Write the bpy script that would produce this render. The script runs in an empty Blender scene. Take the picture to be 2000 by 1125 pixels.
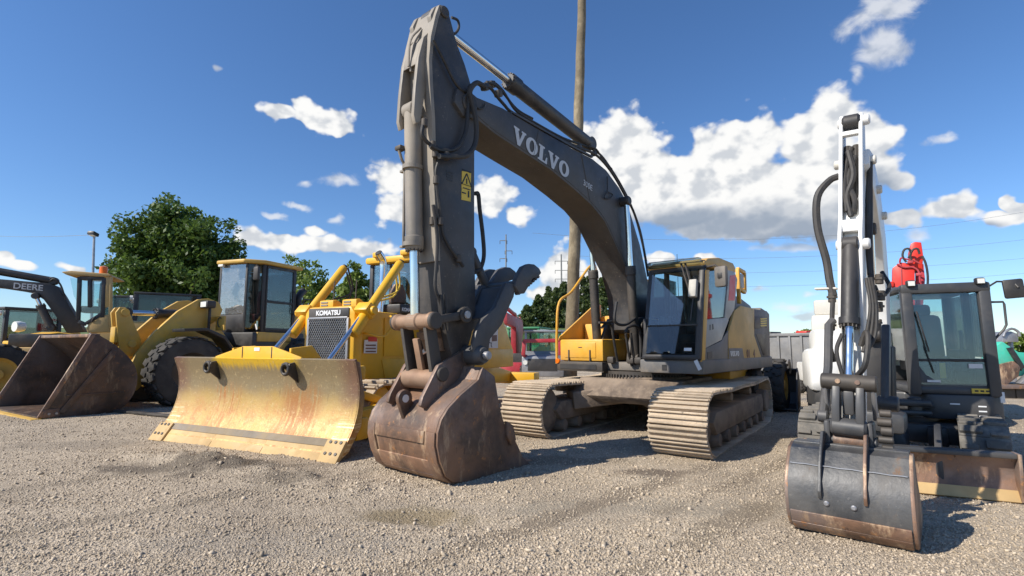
import bpy, bmesh, math, random
import numpy as np
from mathutils import Vector, Matrix
random.seed(7); rng = np.random.default_rng(7)
C = bpy.context.scene.collection
R = math.radians
# ------------------------------------------------------------------ camera model used to place things at real depths
FPX, YH, CAMH = 1000.0, 675.0, 1.5
PITCH = math.atan((YH-562.5)/FPX)
def ray(px, py):
    u = (px-1000)/FPX; v = (562.5-py)/FPX; c, s = math.cos(PITCH), math.sin(PITCH)
    return np.array([u, c-v*s, v*c+s])
EYE = np.array([0, 0, CAMH])
class Frame:
    """a machine's own frame: x forward, y left, z up"""
    def __init__(s, ox, oy, yaw, oz=0.0):
        s.o = np.array([ox, oy, oz]); s.a = R(yaw)
        s.f = np.array([math.cos(s.a), math.sin(s.a), 0]); s.l = np.array([-math.sin(s.a), math.cos(s.a), 0])
    def _hit(s, px, py, n, k):
        r = ray(px, py); t = (k-(EYE-s.o)@n)/(r@n); d = EYE+t*r-s.o
        return float(d@s.f), float(d@s.l), float(d[2])
    def y(s, px, py, k): h = s._hit(px, py, s.l, k); return (h[0], h[2])
    def x(s, px, py, k): h = s._hit(px, py, s.f, k); return (h[1], h[2])
    def z(s, px, py, k): h = s._hit(px, py, np.array([0, 0, 1.]), k); return (h[0], h[1])
    def Y(s, pts, k): return [s.y(p[0], p[1], k) for p in pts]
    def X(s, pts, k): return [s.x(p[0], p[1], k) for p in pts]
    def Y3(s, pts, k): return [(a, k, b) for a, b in s.Y(pts, k)]
    def X3(s, pts, k): return [(k, a, b) for a, b in s.X(pts, k)]
def depth_pt(px, py, d):
    r = ray(px, py); return EYE+r*(d/r[1])
# ------------------------------------------------------------------ mesh builder
def spline(pts, n=6):
    P = [np.array(p, float) for p in pts]; out = []
    P = [2*P[0]-P[1]]+P+[2*P[-1]-P[-2]]
    for i in range(1, len(P)-2):
        for k in range(n):
            t = k/n; a, b, c, d = P[i-1:i+3]
            out.append(.5*((2*b)+(-a+c)*t+(2*a-5*b+4*c-d)*t*t+(-a+3*b-3*c+d)*t**3))
    out.append(P[-2]); return out
class MB:
    def __init__(s): s.v = []; s.f = []; s.m = []
    def add(s, bm, m=0):
        o = len(s.v)
        for i, v in enumerate(bm.verts): v.index = i
        s.v += [tuple(v.co) for v in bm.verts]
        for f in bm.faces: s.f.append([o+v.index for v in f.verts]); s.m.append(m)
        bm.free(); return s
    def _fin(s, bm, bev, m, seg=2):
        bmesh.ops.recalc_face_normals(bm, faces=bm.faces)
        if bev > 0:
            es = [e for e in bm.edges if len(e.link_faces) == 2 and e.calc_face_angle(0) > .5]
            try: bmesh.ops.bevel(bm, geom=es, offset=bev, segments=seg, profile=.5, affect='EDGES', clamp_overlap=True)
            except Exception: pass
        return s.add(bm, m)
    def box(s, c, d, rot=None, bev=.01, m=0, taper=None):
        bm = bmesh.new(); bmesh.ops.create_cube(bm, size=1)
        for v in bm.verts:
            if taper and v.co.z > 0: v.co.x *= taper[0]; v.co.y *= taper[1]
            v.co = Vector((v.co.x*d[0], v.co.y*d[1], v.co.z*d[2]))
        M = Matrix.Translation(c)
        if rot is not None: M = M @ (rot if isinstance(rot, Matrix) else Matrix.Rotation(rot[2], 4, 'Z') @ Matrix.Rotation(rot[1], 4, 'Y') @ Matrix.Rotation(rot[0], 4, 'X'))
        bmesh.ops.transform(bm, matrix=M, verts=bm.verts)
        return s._fin(bm, min(bev, .45*min(d)), m)
    def b2(s, lo, hi, bev=.01, m=0):
        return s.box([(a+b)/2 for a, b in zip(lo, hi)], [abs(b-a) for a, b in zip(lo, hi)], None, bev, m)
    def prism(s, poly, a, b, plane='y', bev=.008, m=0, poly2=None):
        """poly of (x,z) swept along y ('y'), of (y,z) along x ('x'), of (x,y) along z ('z')"""
        mk = {'y': lambda p, k: (p[0], k, p[1]), 'x': lambda p, k: (k, p[0], p[1]), 'z': lambda p, k: (p[0], p[1], k)}[plane]
        bm = bmesh.new(); q = poly2 or poly
        A = [bm.verts.new(mk(p, a)) for p in poly]; B = [bm.verts.new(mk(p, b)) for p in q]; n = len(poly)
        bm.faces.new(A); bm.faces.new(B[::-1])
        for i in range(n): bm.faces.new((A[i], B[i], B[(i+1) % n], A[(i+1) % n]))
        return s._fin(bm, bev, m)
    def bar(s, p0, p1, w, h=None, bev=.005, m=0, up=(0, 0, 1)):
        p0, p1 = Vector(p0), Vector(p1); d = p1-p0; L = d.length; d.normalize(); u = Vector(up)
        if abs(d.dot(u)) > .97: u = Vector((1, 0, 0))
        sd = d.cross(u).normalized(); u = sd.cross(d)
        M = Matrix((d, sd, u)).transposed().to_4x4(); M.translation = (p0+p1)/2
        bm = bmesh.new(); bmesh.ops.create_cube(bm, size=1)
        for v in bm.verts: v.co = Vector((v.co.x*L, v.co.y*w, v.co.z*(h or w)))
        bmesh.ops.transform(bm, matrix=M, verts=bm.verts)
        return s._fin(bm, min(bev, .4*min(w, h or w)), m)
    def cyl(s, p0, p1, r0, r1=None, n=16, bev=0, m=0):
        p0, p1 = Vector(p0), Vector(p1); r1 = r0 if r1 is None else r1
        return s.lathe([(0, 0), (0, r0), (1, r1), (1, 0)], p0, p1, n, bev, m)
    def lathe(s, prof, p0, p1, n=16, bev=0, m=0):
        """prof: (t along p0->p1, radius)"""
        p0, p1 = Vector(p0), Vector(p1); d = (p1-p0); ax = d.normalized()
        u = ax.cross(Vector((0, 0, 1)) if abs(ax.z) < .9 else Vector((1, 0, 0))).normalized(); w = ax.cross(u)
        bm = bmesh.new(); rings = []
        for t, r in prof:
            c = p0+d*t
            if r <= 1e-6: rings.append([bm.verts.new(c)])
            else: rings.append([bm.verts.new(c+u*(r*math.cos(2*math.pi*k/n))+w*(r*math.sin(2*math.pi*k/n))) for k in range(n)])
        for A, B in zip(rings, rings[1:]):
            for k in range(n):
                j = (k+1) % n
                if len(A) == 1 and len(B) == 1: break
                if len(A) == 1: bm.faces.new((A[0], B[k], B[j]))
                elif len(B) == 1: bm.faces.new((A[k], A[j], B[0]))
                else: bm.faces.new((A[k], A[j], B[j], B[k]))
        return s._fin(bm, bev, m, 1)
    def tube(s, pts, r, n=8, m=0, smooth=0):
        if smooth: pts = spline(pts, smooth)
        P = [Vector(p) for p in pts]; bm = bmesh.new(); prev = None; nrm = None
        first = last = None
        for i, p in enumerate(P):
            t = ((P[min(i+1, len(P)-1)]-P[max(i-1, 0)])).normalized()
            if nrm is None: nrm = t.cross(Vector((.31, .52, .8))).normalized()
            else: nrm = (nrm-t*nrm.dot(t)).normalized()
            b = t.cross(nrm); rr = r[i] if isinstance(r, (list, tuple)) else r
            ring = [bm.verts.new(p+nrm*(rr*math.cos(2*math.pi*k/n))+b*(rr*math.sin(2*math.pi*k/n))) for k in range(n)]
            if prev:
                for k in range(n): bm.faces.new((prev[k], prev[(k+1) % n], ring[(k+1) % n], ring[k]))
            else: first = ring
            prev = ring
        bm.faces.new(first); bm.faces.new(prev[::-1])
        return s._fin(bm, 0, m)
    def loft(s, loops, cap=True, m=0, bev=0):
        bm = bmesh.new(); L = [[bm.verts.new(p) for p in lp] for lp in loops]; n = len(L[0])
        for A, B in zip(L, L[1:]):
            for k in range(n): bm.faces.new((A[k], A[(k+1) % n], B[(k+1) % n], B[k]))
        if cap: bm.faces.new(L[0]); bm.faces.new(L[-1][::-1])
        return s._fin(bm, bev, m)
    def sheet(s, prof, y0, y1, th, plane='y', m=0, ny=1, bev=0):
        """open profile of (x,z) thickened by th to its right and swept"""
        P = [np.array(p, float) for p in prof]; Q = []
        for i in range(len(P)):
            t = P[min(i+1, len(P)-1)]-P[max(i-1, 0)]; t /= np.linalg.norm(t); Q.append(P[i]+th*np.array([t[1], -t[0]]))
        return s.prism([tuple(p) for p in P]+[tuple(p) for p in Q[::-1]], y0, y1, plane, bev, m)
    def build(s, name, mats, parent=None, ang=32):
        me = bpy.data.meshes.new(name); me.from_pydata(s.v, [], s.f)
        mats = mats if isinstance(mats, (list, tuple)) else [mats]
        for q in mats: me.materials.append(q)
        me.polygons.foreach_set('material_index', s.m)
        me.polygons.foreach_set('use_smooth', [True]*len(s.f)); me.update()
        me.set_sharp_from_angle(angle=R(ang))
        o = bpy.data.objects.new(name, me); C.objects.link(o)
        if parent is not None: o.parent = parent
        return o
def raw(name, v, f, mat, parent=None, smooth=False):
    me = bpy.data.meshes.new(name); v = np.asarray(v, np.float32); f = np.asarray(f, np.int32); k = f.shape[1]
    me.vertices.add(len(v)); me.vertices.foreach_set('co', v.ravel())
    me.loops.add(f.size); me.loops.foreach_set('vertex_index', f.ravel())
    me.polygons.add(len(f)); me.polygons.foreach_set('loop_start', np.arange(len(f), dtype=np.int32)*k)
    if smooth: me.polygons.foreach_set('use_smooth', np.ones(len(f), bool))
    me.update(calc_edges=True); me.validate(); me.materials.append(mat)
    o = bpy.data.objects.new(name, me); C.objects.link(o)
    if parent is not None: o.parent = parent
    return o
def tag(o, label, cat, group=None, kind=None):
    if label: o['label'] = label
    if cat: o['category'] = cat
    if group: o['group'] = group
    if kind: o['kind'] = kind
    return o
def thing(name, fr, label, cat, group=None):
    o = bpy.data.objects.new(name, None); C.objects.link(o); o.location = Vector(fr.o); o.rotation_euler = (0, 0, fr.a)
    o.empty_display_size = .2
    return tag(o, label, cat, group)
def copy_tree(o, parent=None):
    c = o.copy(); C.objects.link(c)
    if parent is not None: c.parent = parent
    for ch in list(o.children): copy_tree(ch, c)
    return c
def lettering(name, body, org, xd, yd, h, mat, parent, bold=0.0, wide=1.0, depth=.004, space=1.0):
    cu = bpy.data.curves.new(name, 'FONT'); cu.body = body; cu.size = 1; cu.offset = bold; cu.extrude = .01; cu.space_character = space
    t = bpy.data.objects.new(name, cu); C.objects.link(t)
    dg = bpy.context.evaluated_depsgraph_get(); me = bpy.data.meshes.new_from_object(t.evaluated_get(dg))
    bpy.data.objects.remove(t); xd, yd = Vector(xd).normalized(), Vector(yd).normalized(); nd = xd.cross(yd); org = Vector(org)
    top = max(v.co.y for v in me.vertices); k = h/top
    for v in me.vertices: v.co = org+xd*(v.co.x*k*wide)+yd*(v.co.y*k)+nd*((v.co.z+.01)/.02*depth)
    me.name = name; me.materials.clear(); me.materials.append(mat); me.update()
    o = bpy.data.objects.new(name, me); C.objects.link(o); o.parent = parent
    return o
# ------------------------------------------------------------------ materials
class NT:
    def __init__(s, tree): s.t = tree; s.n = tree.nodes; s.l = tree.links
    def new(s, typ, **kw):
        nd = s.n.new(typ)
        for k, v in kw.items(): setattr(nd, k, v)
        return nd
    def put(s, sock, v):
        if isinstance(v, bpy.types.NodeSocket): s.l.new(v, sock)
        elif isinstance(v, bpy.types.Node): s.l.new(v.outputs[0], sock)
        elif v is not None:
            try: sock.default_value = v
            except Exception: sock.default_value = (*v, 1)
    def math(s, op, a, b=None, c=None, clamp=False):
        nd = s.new('ShaderNodeMath', operation=op, use_clamp=clamp)
        for i, v in enumerate((a, b, c)): s.put(nd.inputs[i], v)
        return nd.outputs[0]
    def mix(s, f, a, b, blend='MIX'):
        nd = s.new('ShaderNodeMix', data_type='RGBA', blend_type=blend)
        s.put(nd.inputs[0], f); s.put(nd.inputs[6], a); s.put(nd.inputs[7], b); return nd.outputs[2]
    def noise(s, vec, scale, detail=5, rough=.55, dist=0, dim=None):
        nd = s.new('ShaderNodeTexNoise'); s.put(nd.inputs['Vector'], vec)
        nd.inputs['Scale'].default_value = scale; nd.inputs['Detail'].default_value = detail
        nd.inputs['Roughness'].default_value = rough; nd.inputs['Distortion'].default_value = dist; return nd.outputs[0]
    def ramp(s, f, a, b, lo=0.0, hi=1.0):
        nd = s.new('ShaderNodeMapRange', interpolation_type='SMOOTHSTEP'); s.put(nd.inputs[0], f)
        for i, v in enumerate((a, b, lo, hi)): nd.inputs[i+1].default_value = v
        return nd.outputs[0]
    def scale(s, vec, k):
        nd = s.new('ShaderNodeMapping'); s.put(nd.inputs[0], vec); nd.inputs['Scale'].default_value = k; return nd.outputs[0]
def newmat(name):
    m = bpy.data.materials.new(name); m.use_nodes = True; nt = NT(m.node_tree)
    b = m.node_tree.nodes['Principled BSDF']; tc = nt.new('ShaderNodeTexCoord')
    return m, nt, b, tc.outputs['Object']
def V3(c): return (*c, 1)
def paint(name, base, rough=.45, metal=0., var=.18, dust=None, da=.35, ds=1.3, rust=None, rt=.62, rs=3.0, bump=.05, bs=18, streak=0, coat=0., island=0., fleck=None):
    m, nt, b, co = newmat(name)
    n1 = nt.noise(co, 2.2, 6, .6)
    dark = tuple(c*(1-var) for c in base); lite = tuple(min(1, c*(1+var)) for c in base)
    col = nt.mix(nt.ramp(n1, .3, .7), V3(dark), V3(lite))
    rgh = nt.math('MULTIPLY_ADD', nt.noise(co, 7, 4), .3, rough-.15)
    if island:
        ge = nt.new('ShaderNodeNewGeometry'); col = nt.mix(1.0, col, nt.mix(ge.outputs['Random Per Island'], (1-island,)*3+(1,), (1+island,)*3+(1,)), 'MULTIPLY')
    if fleck:
        f = nt.math('MULTIPLY', nt.ramp(nt.noise(co, 26, 5, .7), .60, .66), nt.ramp(nt.noise(co, 2.0, 4, .6), .45, .62)); col = nt.mix(nt.math('MULTIPLY', f, .8), col, V3(fleck))
        f = nt.ramp(nt.noise(nt.scale(co, (5, 5, .5)), 5, 7, .7), .60, .72); col = nt.mix(nt.math('MULTIPLY', f, .45), col, V3(fleck))
    if dust:
        sv = nt.scale(co, (1, 1, .35)) if streak else co
        f = nt.math('MULTIPLY', nt.ramp(nt.noise(sv, ds*3, 8, .65), .38, .72), da)
        f2 = nt.math('MULTIPLY', nt.ramp(nt.noise(co, ds*.7, 4, .5), .35, .7), da)
        f = nt.math('MAXIMUM', f, f2)
        col = nt.mix(f, col, V3(dust)); rgh = nt.math('MULTIPLY_ADD', f, .5, rgh, clamp=True)
    if rust:
        sv = nt.scale(co, (1, 1, .3)) if streak else co
        f = nt.ramp(nt.noise(sv, rs, 9, .7), rt, rt+.1)
        col = nt.mix(f, col, V3(rust)); rgh = nt.math('MULTIPLY_ADD', f, .4, rgh, clamp=True)
    nt.put(b.inputs['Base Color'], col); nt.put(b.inputs['Roughness'], rgh); b.inputs['Metallic'].default_value = metal
    if coat: b.inputs['Coat Weight'].default_value = coat
    if bump:
        bp = nt.new('ShaderNodeBump'); bp.inputs['Strength'].default_value = bump; bp.inputs['Distance'].default_value = .02
        nt.put(bp.inputs['Height'], nt.noise(co, bs, 6, .6)); nt.l.new(bp.outputs[0], b.inputs['Normal'])
    return m
def glass(name, tint=(.82, .91, .90), refl=.9, dirt=.035, crack=0, base=.02):
    m, nt, b, co = newmat(name); out = m.node_tree.nodes['Material Output']; nt.n.remove(b)
    tr = nt.new('ShaderNodeBsdfTransparent'); tr.inputs[0].default_value = V3(tint)
    gl = nt.new('ShaderNodeBsdfGlossy'); gl.inputs['Roughness'].default_value = .02; gl.inputs[0].default_value = (refl, refl, refl, 1)
    fr = nt.new('ShaderNodeFresnel'); fr.inputs[0].default_value = 1.5
    mx = nt.new('ShaderNodeMixShader'); nt.put(mx.inputs[0], nt.math('MULTIPLY_ADD', fr, .9, base, clamp=True)); nt.l.new(tr.outputs[0], mx.inputs[1]); nt.l.new(gl.outputs[0], mx.inputs[2])
    df = nt.new('ShaderNodeBsdfDiffuse'); df.inputs[0].default_value = (.5, .48, .43, 1)
    m2 = nt.new('ShaderNodeMixShader'); f = nt.math('MULTIPLY', nt.ramp(nt.noise(co, 3, 7, .65), .35, .75), dirt)
    if crack:
        vo = nt.new('ShaderNodeTexVoronoi', feature='DISTANCE_TO_EDGE'); nt.put(vo.inputs['Vector'], nt.scale(co, (6, 6, 5))); vo.inputs['Randomness'].default_value = 1
        e = nt.ramp(vo.outputs['Distance'], .0, .06, .9, 0)
        e = nt.math('MULTIPLY', e, nt.ramp(nt.noise(co, 1.3, 3), .36, .5)); f = nt.math('MAXIMUM', f, e)
        df.inputs[0].default_value = (.7, .72, .72, 1)
    nt.put(m2.inputs[0], f); nt.l.new(mx.outputs[0], m2.inputs[1]); nt.l.new(df.outputs[0], m2.inputs[2]); nt.l.new(m2.outputs[0], out.inputs[0])
    return m
DUST = (.36, .29, .21)
M = {}
M['volvo_grey'] = paint('worn_grey_paint', (.036, .036, .039), .42, var=.2, dust=(.17, .145, .12), da=.38, ds=.9, bump=.05, fleck=(.2, .165, .13))
M['grey_side'] = paint('dusty_grey_paint', (.11, .11, .112), .5, dust=DUST, da=.5)
M['volvo_yellow'] = paint('amber_yellow_paint', (.76, .385, .028), .4, var=.12, dust=(.5, .36, .2), da=.35)
M['tan_yellow'] = paint('faded_yellow_paint', (.66, .38, .10), .5, var=.12, dust=(.46, .32, .17), da=.45, fleck=(.4, .27, .13))
M['white_grey'] = paint('pale_grey_paint', (.45, .44, .4), .5, dust=DUST, da=.3)
M['mud'] = paint('dry_mud_steel', (.46, .37, .27), .9, var=.25, dust=(.5, .4, .29), da=.6, ds=4, rust=(.1, .08, .06), rt=.63, rs=9, bump=.6, bs=30, island=.22)
M['mud_dark'] = paint('muddy_track_frame', (.17, .13, .1), .9, var=.3, dust=(.36, .28, .2), da=.5, ds=3, bump=.5, bs=25)
M['rust'] = paint('rusty_bucket_steel', (.105, .052, .034), .52, metal=.2, var=.35, dust=(.27, .175, .125), da=.8, ds=1.0, rust=(.04, .026, .022), rt=.56, rs=2.6, bump=.25, bs=22, streak=1)
M['rust_wear'] = paint('polished_wear_plate', (.3, .19, .12), .42, metal=.5, var=.3, dust=(.16, .09, .06), da=.8, ds=1.6, bump=.2, bs=20)
M['thumb_grey'] = paint('blue_grey_steel', (.062, .063, .067), .45, metal=.2, dust=(.17, .155, .14), da=.4, rust=(.14, .08, .05), rt=.66)
M['dark_steel'] = paint('dark_steel', (.045, .043, .042), .5, metal=.3, dust=(.2, .16, .12), da=.4)
M['brown_pin'] = paint('greasy_rusty_pin', (.26, .15, .09), .5, metal=.3, var=.35, dust=(.38, .27, .19), da=.6, ds=2.5, rust=(.06, .04, .03), rt=.6)
M['chrome'] = paint('chromed_rod', (.75, .75, .75), .16, metal=1, var=.05, bump=0)
M['cyl_grey'] = paint('grey_cylinder_paint', (.17, .155, .135), .42, dust=(.38, .325, .255), da=.75, streak=1)
M['black'] = paint('black_plastic', (.018, .018, .02), .45, dust=(.16, .14, .12), da=.25)
M['hose'] = paint('black_rubber_hose', (.02, .02, .021), .55, dust=(.12, .1, .08), da=.3, ds=4)
M['tyre'] = paint('dusty_tyre_rubber', (.024, .023, .023), .8, dust=(.15, .135, .115), da=.45, ds=2, bump=.2)
M['glass'] = glass('tinted_cab_glass', base=.05)
M['glass_dark'] = glass('dark_cab_glass', (.58, .65, .65))
M['glass_crack'] = glass('cracked_cab_glass', (.80, .9, .94), .9, .06, 1, .22)
M['kom_yellow'] = paint('bright_yellow_paint', (.80, .43, .012), .38, var=.08, dust=(.55, .36, .13), da=.25)
M['cat_yellow'] = paint('ochre_yellow_paint', (.60, .36, .05), .42, var=.12, dust=(.42, .3, .16), da=.4, rust=(.15, .08, .04), rt=.7)
M['deere_yellow'] = paint('weathered_yellow_paint', (.55, .35, .11), .5, var=.12, dust=(.42, .32, .2), da=.45)
M['white'] = paint('white_paint', (.78, .78, .76), .38, var=.05, dust=(.5, .46, .4), da=.25)
M['offwhite'] = paint('cream_white_paint', (.62, .6, .54), .5, var=.06, dust=(.45, .4, .33), da=.3)
M['mini_grey'] = paint('graphite_paint', (.04, .043, .048), .38, var=.12, dust=(.17, .15, .13), da=.3)
M['red'] = paint('red_paint', (.62, .03, .016), .4, var=.1)
M['dark_red'] = paint('deep_red_paint', (.42, .02, .035), .45, dust=(.35, .2, .18), da=.25)
M['orange'] = paint('orange_paint', (.65, .12, .04), .5)
M['teal'] = paint('teal_green_paint', (.05, .5, .36), .5, var=.12, dust=(.2, .3, .22), da=.4, rust=(.2, .1, .05), rt=.66)
M['green'] = paint('green_paint', (.03, .25, .1), .5, dust=(.2, .25, .18), da=.3)
M['seat'] = paint('dark_seat_vinyl', (.05, .055, .055), .6)
M['grey_metal'] = paint('weathered_grey_metal', (.2, .2, .2), .5, metal=.2, dust=(.3, .28, .25), da=.4)
M['galv'] = paint('galvanised_steel', (.35, .35, .36), .45, metal=.6)
M['letter'] = paint('silver_lettering', (.55, .55, .55), .5, var=.05, bump=0)
M['letter_white'] = paint('white_lettering', (.8, .8, .8), .5, var=.03, bump=0)
M['letter_black'] = paint('black_lettering', (.02, .02, .02), .5, var=.03, bump=0)
M['sticker'] = paint('yellow_decal', (.72, .5, .06), .5, var=.05, bump=0)
M['paper'] = paint('white_paper_tag', (.75, .74, .72), .7, var=.04, bump=0)
M['brown_sign'] = paint('brown_decal', (.2, .1, .07), .6, bump=0)
M['mirror'] = paint('mirror_glass', (.8, .82, .85), .05, metal=1, var=.02, bump=0)
M['lamp'] = paint('lamp_lens', (.75, .75, .7), .15, var=.05, bump=0)
M['amber'] = paint('amber_beacon', (.75, .16, .01), .2, var=.05, bump=0)
def rustmat(name, k=1.0, worn=.5):
    m, nt, b, co = newmat(name); c = lambda r, g, b_: (r*k, g*k, b_*k, 1)
    n1 = nt.noise(co, 1.7, 9, .68, .3); n2 = nt.noise(nt.scale(co, (1, 1, .28)), 4.5, 9, .72); n3 = nt.noise(co, 9, 8, .7); n4 = nt.noise(co, .9, 5, .6)
    col = nt.mix(nt.ramp(n1, .36, .62), c(.052, .034, .025), c(.15, .083, .05))
    col = nt.mix(nt.math('MULTIPLY', nt.ramp(n4, .45, .65), .75), col, c(.185, .15, .135))           # scoured grey-violet steel
    col = nt.mix(nt.math('MULTIPLY', nt.ramp(n2, .52, .66), .8), col, c(.33, .23, .145))              # dried dirt runs
    col = nt.mix(nt.math('MULTIPLY', nt.ramp(n3, .58, .68), .75), col, c(.30, .135, .045))             # fresh rust
    col = nt.mix(nt.math('MULTIPLY', nt.ramp(nt.noise(nt.scale(co, (3, 3, .35)), 6, 8, .75), .60, .68), .8), col, c(.04, .026, .022))
    nt.put(b.inputs['Base Color'], col); nt.put(b.inputs['Roughness'], nt.math('MULTIPLY_ADD', n3, .5, .28)); nt.put(b.inputs['Metallic'], nt.math('MULTIPLY', nt.ramp(n4, .45, .65), worn))
    bp = nt.new('ShaderNodeBump'); bp.inputs['Strength'].default_value = .3; bp.inputs['Distance'].default_value = .02; nt.put(bp.inputs['Height'], nt.math('ADD', n3, n1)); nt.l.new(bp.outputs[0], b.inputs['Normal']); return m
M['rust_wear'] = rustmat('polished_wear_plate', 1.75, .6); M['rust'] = rustmat('rusty_bucket_steel', 1.3); M['dark_rust'] = rustmat('dark_rusty_bucket', .72, .3)
M['orange_rust'] = paint('orange_rust_floor', (.42, .19, .055), .55, var=.3, dust=(.25, .12, .06), da=.6, rust=(.1, .05, .03), rt=.6)
M['wood'] = None
# ================================================================== camera, light, sky
sc = bpy.context.scene
cam_d = bpy.data.cameras.new('camera'); cam = bpy.data.objects.new('camera', cam_d); C.objects.link(cam)
cam_d.sensor_width = 36; cam_d.lens = 18.0; cam_d.clip_start = .05; cam_d.clip_end = 3000
cam.location = (0, 0, CAMH); cam.rotation_euler = (math.pi/2+PITCH, 0, 0); sc.camera = cam
sc.view_settings.view_transform = 'Standard'; sc.view_settings.look = 'None'; sc.view_settings.gamma = 1
sc.view_settings.exposure = 0.25
sc.cycles.max_bounces = 8; sc.cycles.transparent_max_bounces = 16; sc.cycles.use_denoising = True
sc.cycles.caustics_reflective = False; sc.cycles.caustics_refractive = False
SUN_EL = 40.0; SUN_V = np.array([-.90, -.43]); SUN_V /= np.linalg.norm(SUN_V)
sd = bpy.data.lights.new('sun', 'SUN'); sun = bpy.data.objects.new('sun', sd); C.objects.link(sun)
sd.energy = 5.0; sd.angle = R(.53); sd.color = (1, .93, .82)
tosun = Vector((SUN_V[0]*math.cos(R(SUN_EL)), SUN_V[1]*math.cos(R(SUN_EL)), math.sin(R(SUN_EL))))
sun.rotation_euler = tosun.to_track_quat('Z', 'Y').to_euler(); sun.location = (-20, -10, 30)
w = bpy.data.worlds.new('World'); sc.world = w; w.use_nodes = True
nt = NT(w.node_tree); bg = w.node_tree.nodes['Background']
sky = nt.new('ShaderNodeTexSky'); sky.sky_type = 'NISHITA'; sky.sun_disc = False
sky.sun_elevation = R(SUN_EL); sky.sun_rotation = math.atan2(SUN_V[0], SUN_V[1]) % (2*math.pi)
sky.air_density = 1.0; sky.dust_density = .25; sky.ozone_density = 2.6; sky.altitude = 300
hs = nt.new('ShaderNodeHueSaturation'); hs.inputs['Saturation'].default_value = 1.08; hs.inputs['Value'].default_value = 1.08
nt.put(hs.inputs['Color'], nt.mix(1.0, sky.outputs[0], (.90, 1.02, 1.20, 1), 'MULTIPLY'))
tc = nt.new('ShaderNodeTexCoord'); sx = nt.new('ShaderNodeSeparateXYZ'); nt.put(sx.inputs[0], tc.outputs['Generated'])
DEG = 180/math.pi
az = nt.math('MULTIPLY', nt.math('ARCTAN2', sx.outputs[0], sx.outputs[1]), DEG)
el = nt.math('MULTIPLY', nt.math('ARCSINE', sx.outputs[2]), DEG)
def azel(px, py):
    r = ray(px, py); return math.degrees(math.atan2(r[0], r[1])), math.degrees(math.atan2(r[2], math.hypot(r[0], r[1])))
def blobs(lst, az, el):
    F = None
    for cx, cy, rx, ry in lst:
        a, e = azel(cx, cy); ra = abs(azel(cx+rx, cy)[0]-azel(cx-rx, cy)[0])/2; re = abs(azel(cx, cy-ry)[1]-azel(cx, cy+ry)[1])/2
        da = nt.math('MULTIPLY', nt.math('SUBTRACT', az, a), 1/ra); de = nt.math('MULTIPLY', nt.math('SUBTRACT', el, e), 1/re)
        f = nt.math('SUBTRACT', 1, nt.math('SQRT', nt.math('MULTIPLY_ADD', da, da, nt.math('MULTIPLY', de, de))))
        F = f if F is None else nt.math('SMOOTH_MAX', F, f, .25)
    return F
BIG = [(1430, 442, 190, 34), (1600, 430, 120, 34), (1217, 275, 85, 75), (1250, 350, 140, 80), (1300, 345, 90, 70), (1462, 280, 95, 70), (1403, 305, 70, 60), (1620, 225, 75, 70), (1590, 275, 85, 70),
       (1697, 268, 52, 60), (1718, 320, 62, 55), (1752, 345, 40, 32), (1450, 370, 220, 90), (1600, 355, 150, 95), (1320, 400, 150, 60), (1520, 425, 200, 45), (1640, 430, 110, 40),
       (1880, 408, 78, 36), (1965, 425, 60, 28), (1996, 398, 22, 28), (1765, 432, 42, 26), (1150, 300, 40, 60),
       (548, 220, 40, 27), (592, 205, 30, 32), (655, 238, 44, 26), (606, 230, 60, 25), (768, 348, 52, 42), (772, 412, 58, 46), (955, 385, 60, 45), (1010, 418, 40, 24),
       (505, 470, 60, 24), (570, 476, 66, 24), (645, 484, 80, 24), (720, 482, 60, 24), (610, 450, 24, 16), (1098, 530, 64, 52), (1070, 570, 44, 30), (1140, 548, 66, 40), (1380, 506, 36, 14), (1290, 512, 30, 14),
       (15, 508, 42, 24), (60, 524, 52, 13), (150, 525, 28, 11)]
THIN = [(1715, 25, 95, 45), (1728, 95, 48, 62), (1690, 145, 18, 24), (1830, 270, 34, 12), (660, 350, 60, 15), (600, 352, 18, 10), (582, 403, 30, 9), (655, 430, 26, 12), (535, 425, 24, 8), (1575, 572, 36, 12), (1550, 600, 46, 20),
        (1575, 622, 60, 13), (1788, 465, 32, 13), (420, 132, 14, 10), (1560, 480, 110, 12), (1480, 560, 30, 10), (740, 320, 30, 16)]
BASE = [(1450, 440, 230, 42), (1330, 435, 170, 36), (1580, 450, 190, 40), (1690, 420, 90, 60), (1720, 360, 70, 40), (1890, 446, 90, 12), (620, 510, 190, 10), (772, 465, 60, 10)]
def cvec(az, el): 
    c = nt.new('ShaderNodeCombineXYZ'); nt.put(c.inputs[0], az); nt.put(c.inputs[1], nt.math('MULTIPLY', el, 1.25)); return c.outputs[0]
def cnoise(az, el):
    v = cvec(az, el); a = nt.noise(v, .30, 8, .56, .25)
    vo = nt.new('ShaderNodeTexVoronoi', feature='SMOOTH_F1'); nt.put(vo.inputs['Vector'], v); vo.inputs['Scale'].default_value = .42; vo.inputs['Smoothness'].default_value = .6
    vo.inputs['Detail'].default_value = 2.4; vo.inputs['Roughness'].default_value = .5
    return nt.math('ADD', nt.math('SUBTRACT', a, .5), nt.math('MULTIPLY', nt.math('SUBTRACT', .45, vo.outputs['Distance']), .75))
n0 = cnoise(az, el); az2 = nt.math('ADD', az, -1.0); el2 = nt.math('ADD', el, 1.1); n1 = cnoise(az2, el2)
wz = nt.noise(cvec(az, el), .16, 3, .5); wz2 = nt.noise(cvec(nt.math('ADD', az, 40), el), .2, 3, .5)
azw = nt.math('MULTIPLY_ADD', nt.math('SUBTRACT', wz, .5), 5.0, az); elw = nt.math('MULTIPLY_ADD', nt.math('SUBTRACT', wz2, .5), 3.0, el)
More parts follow.
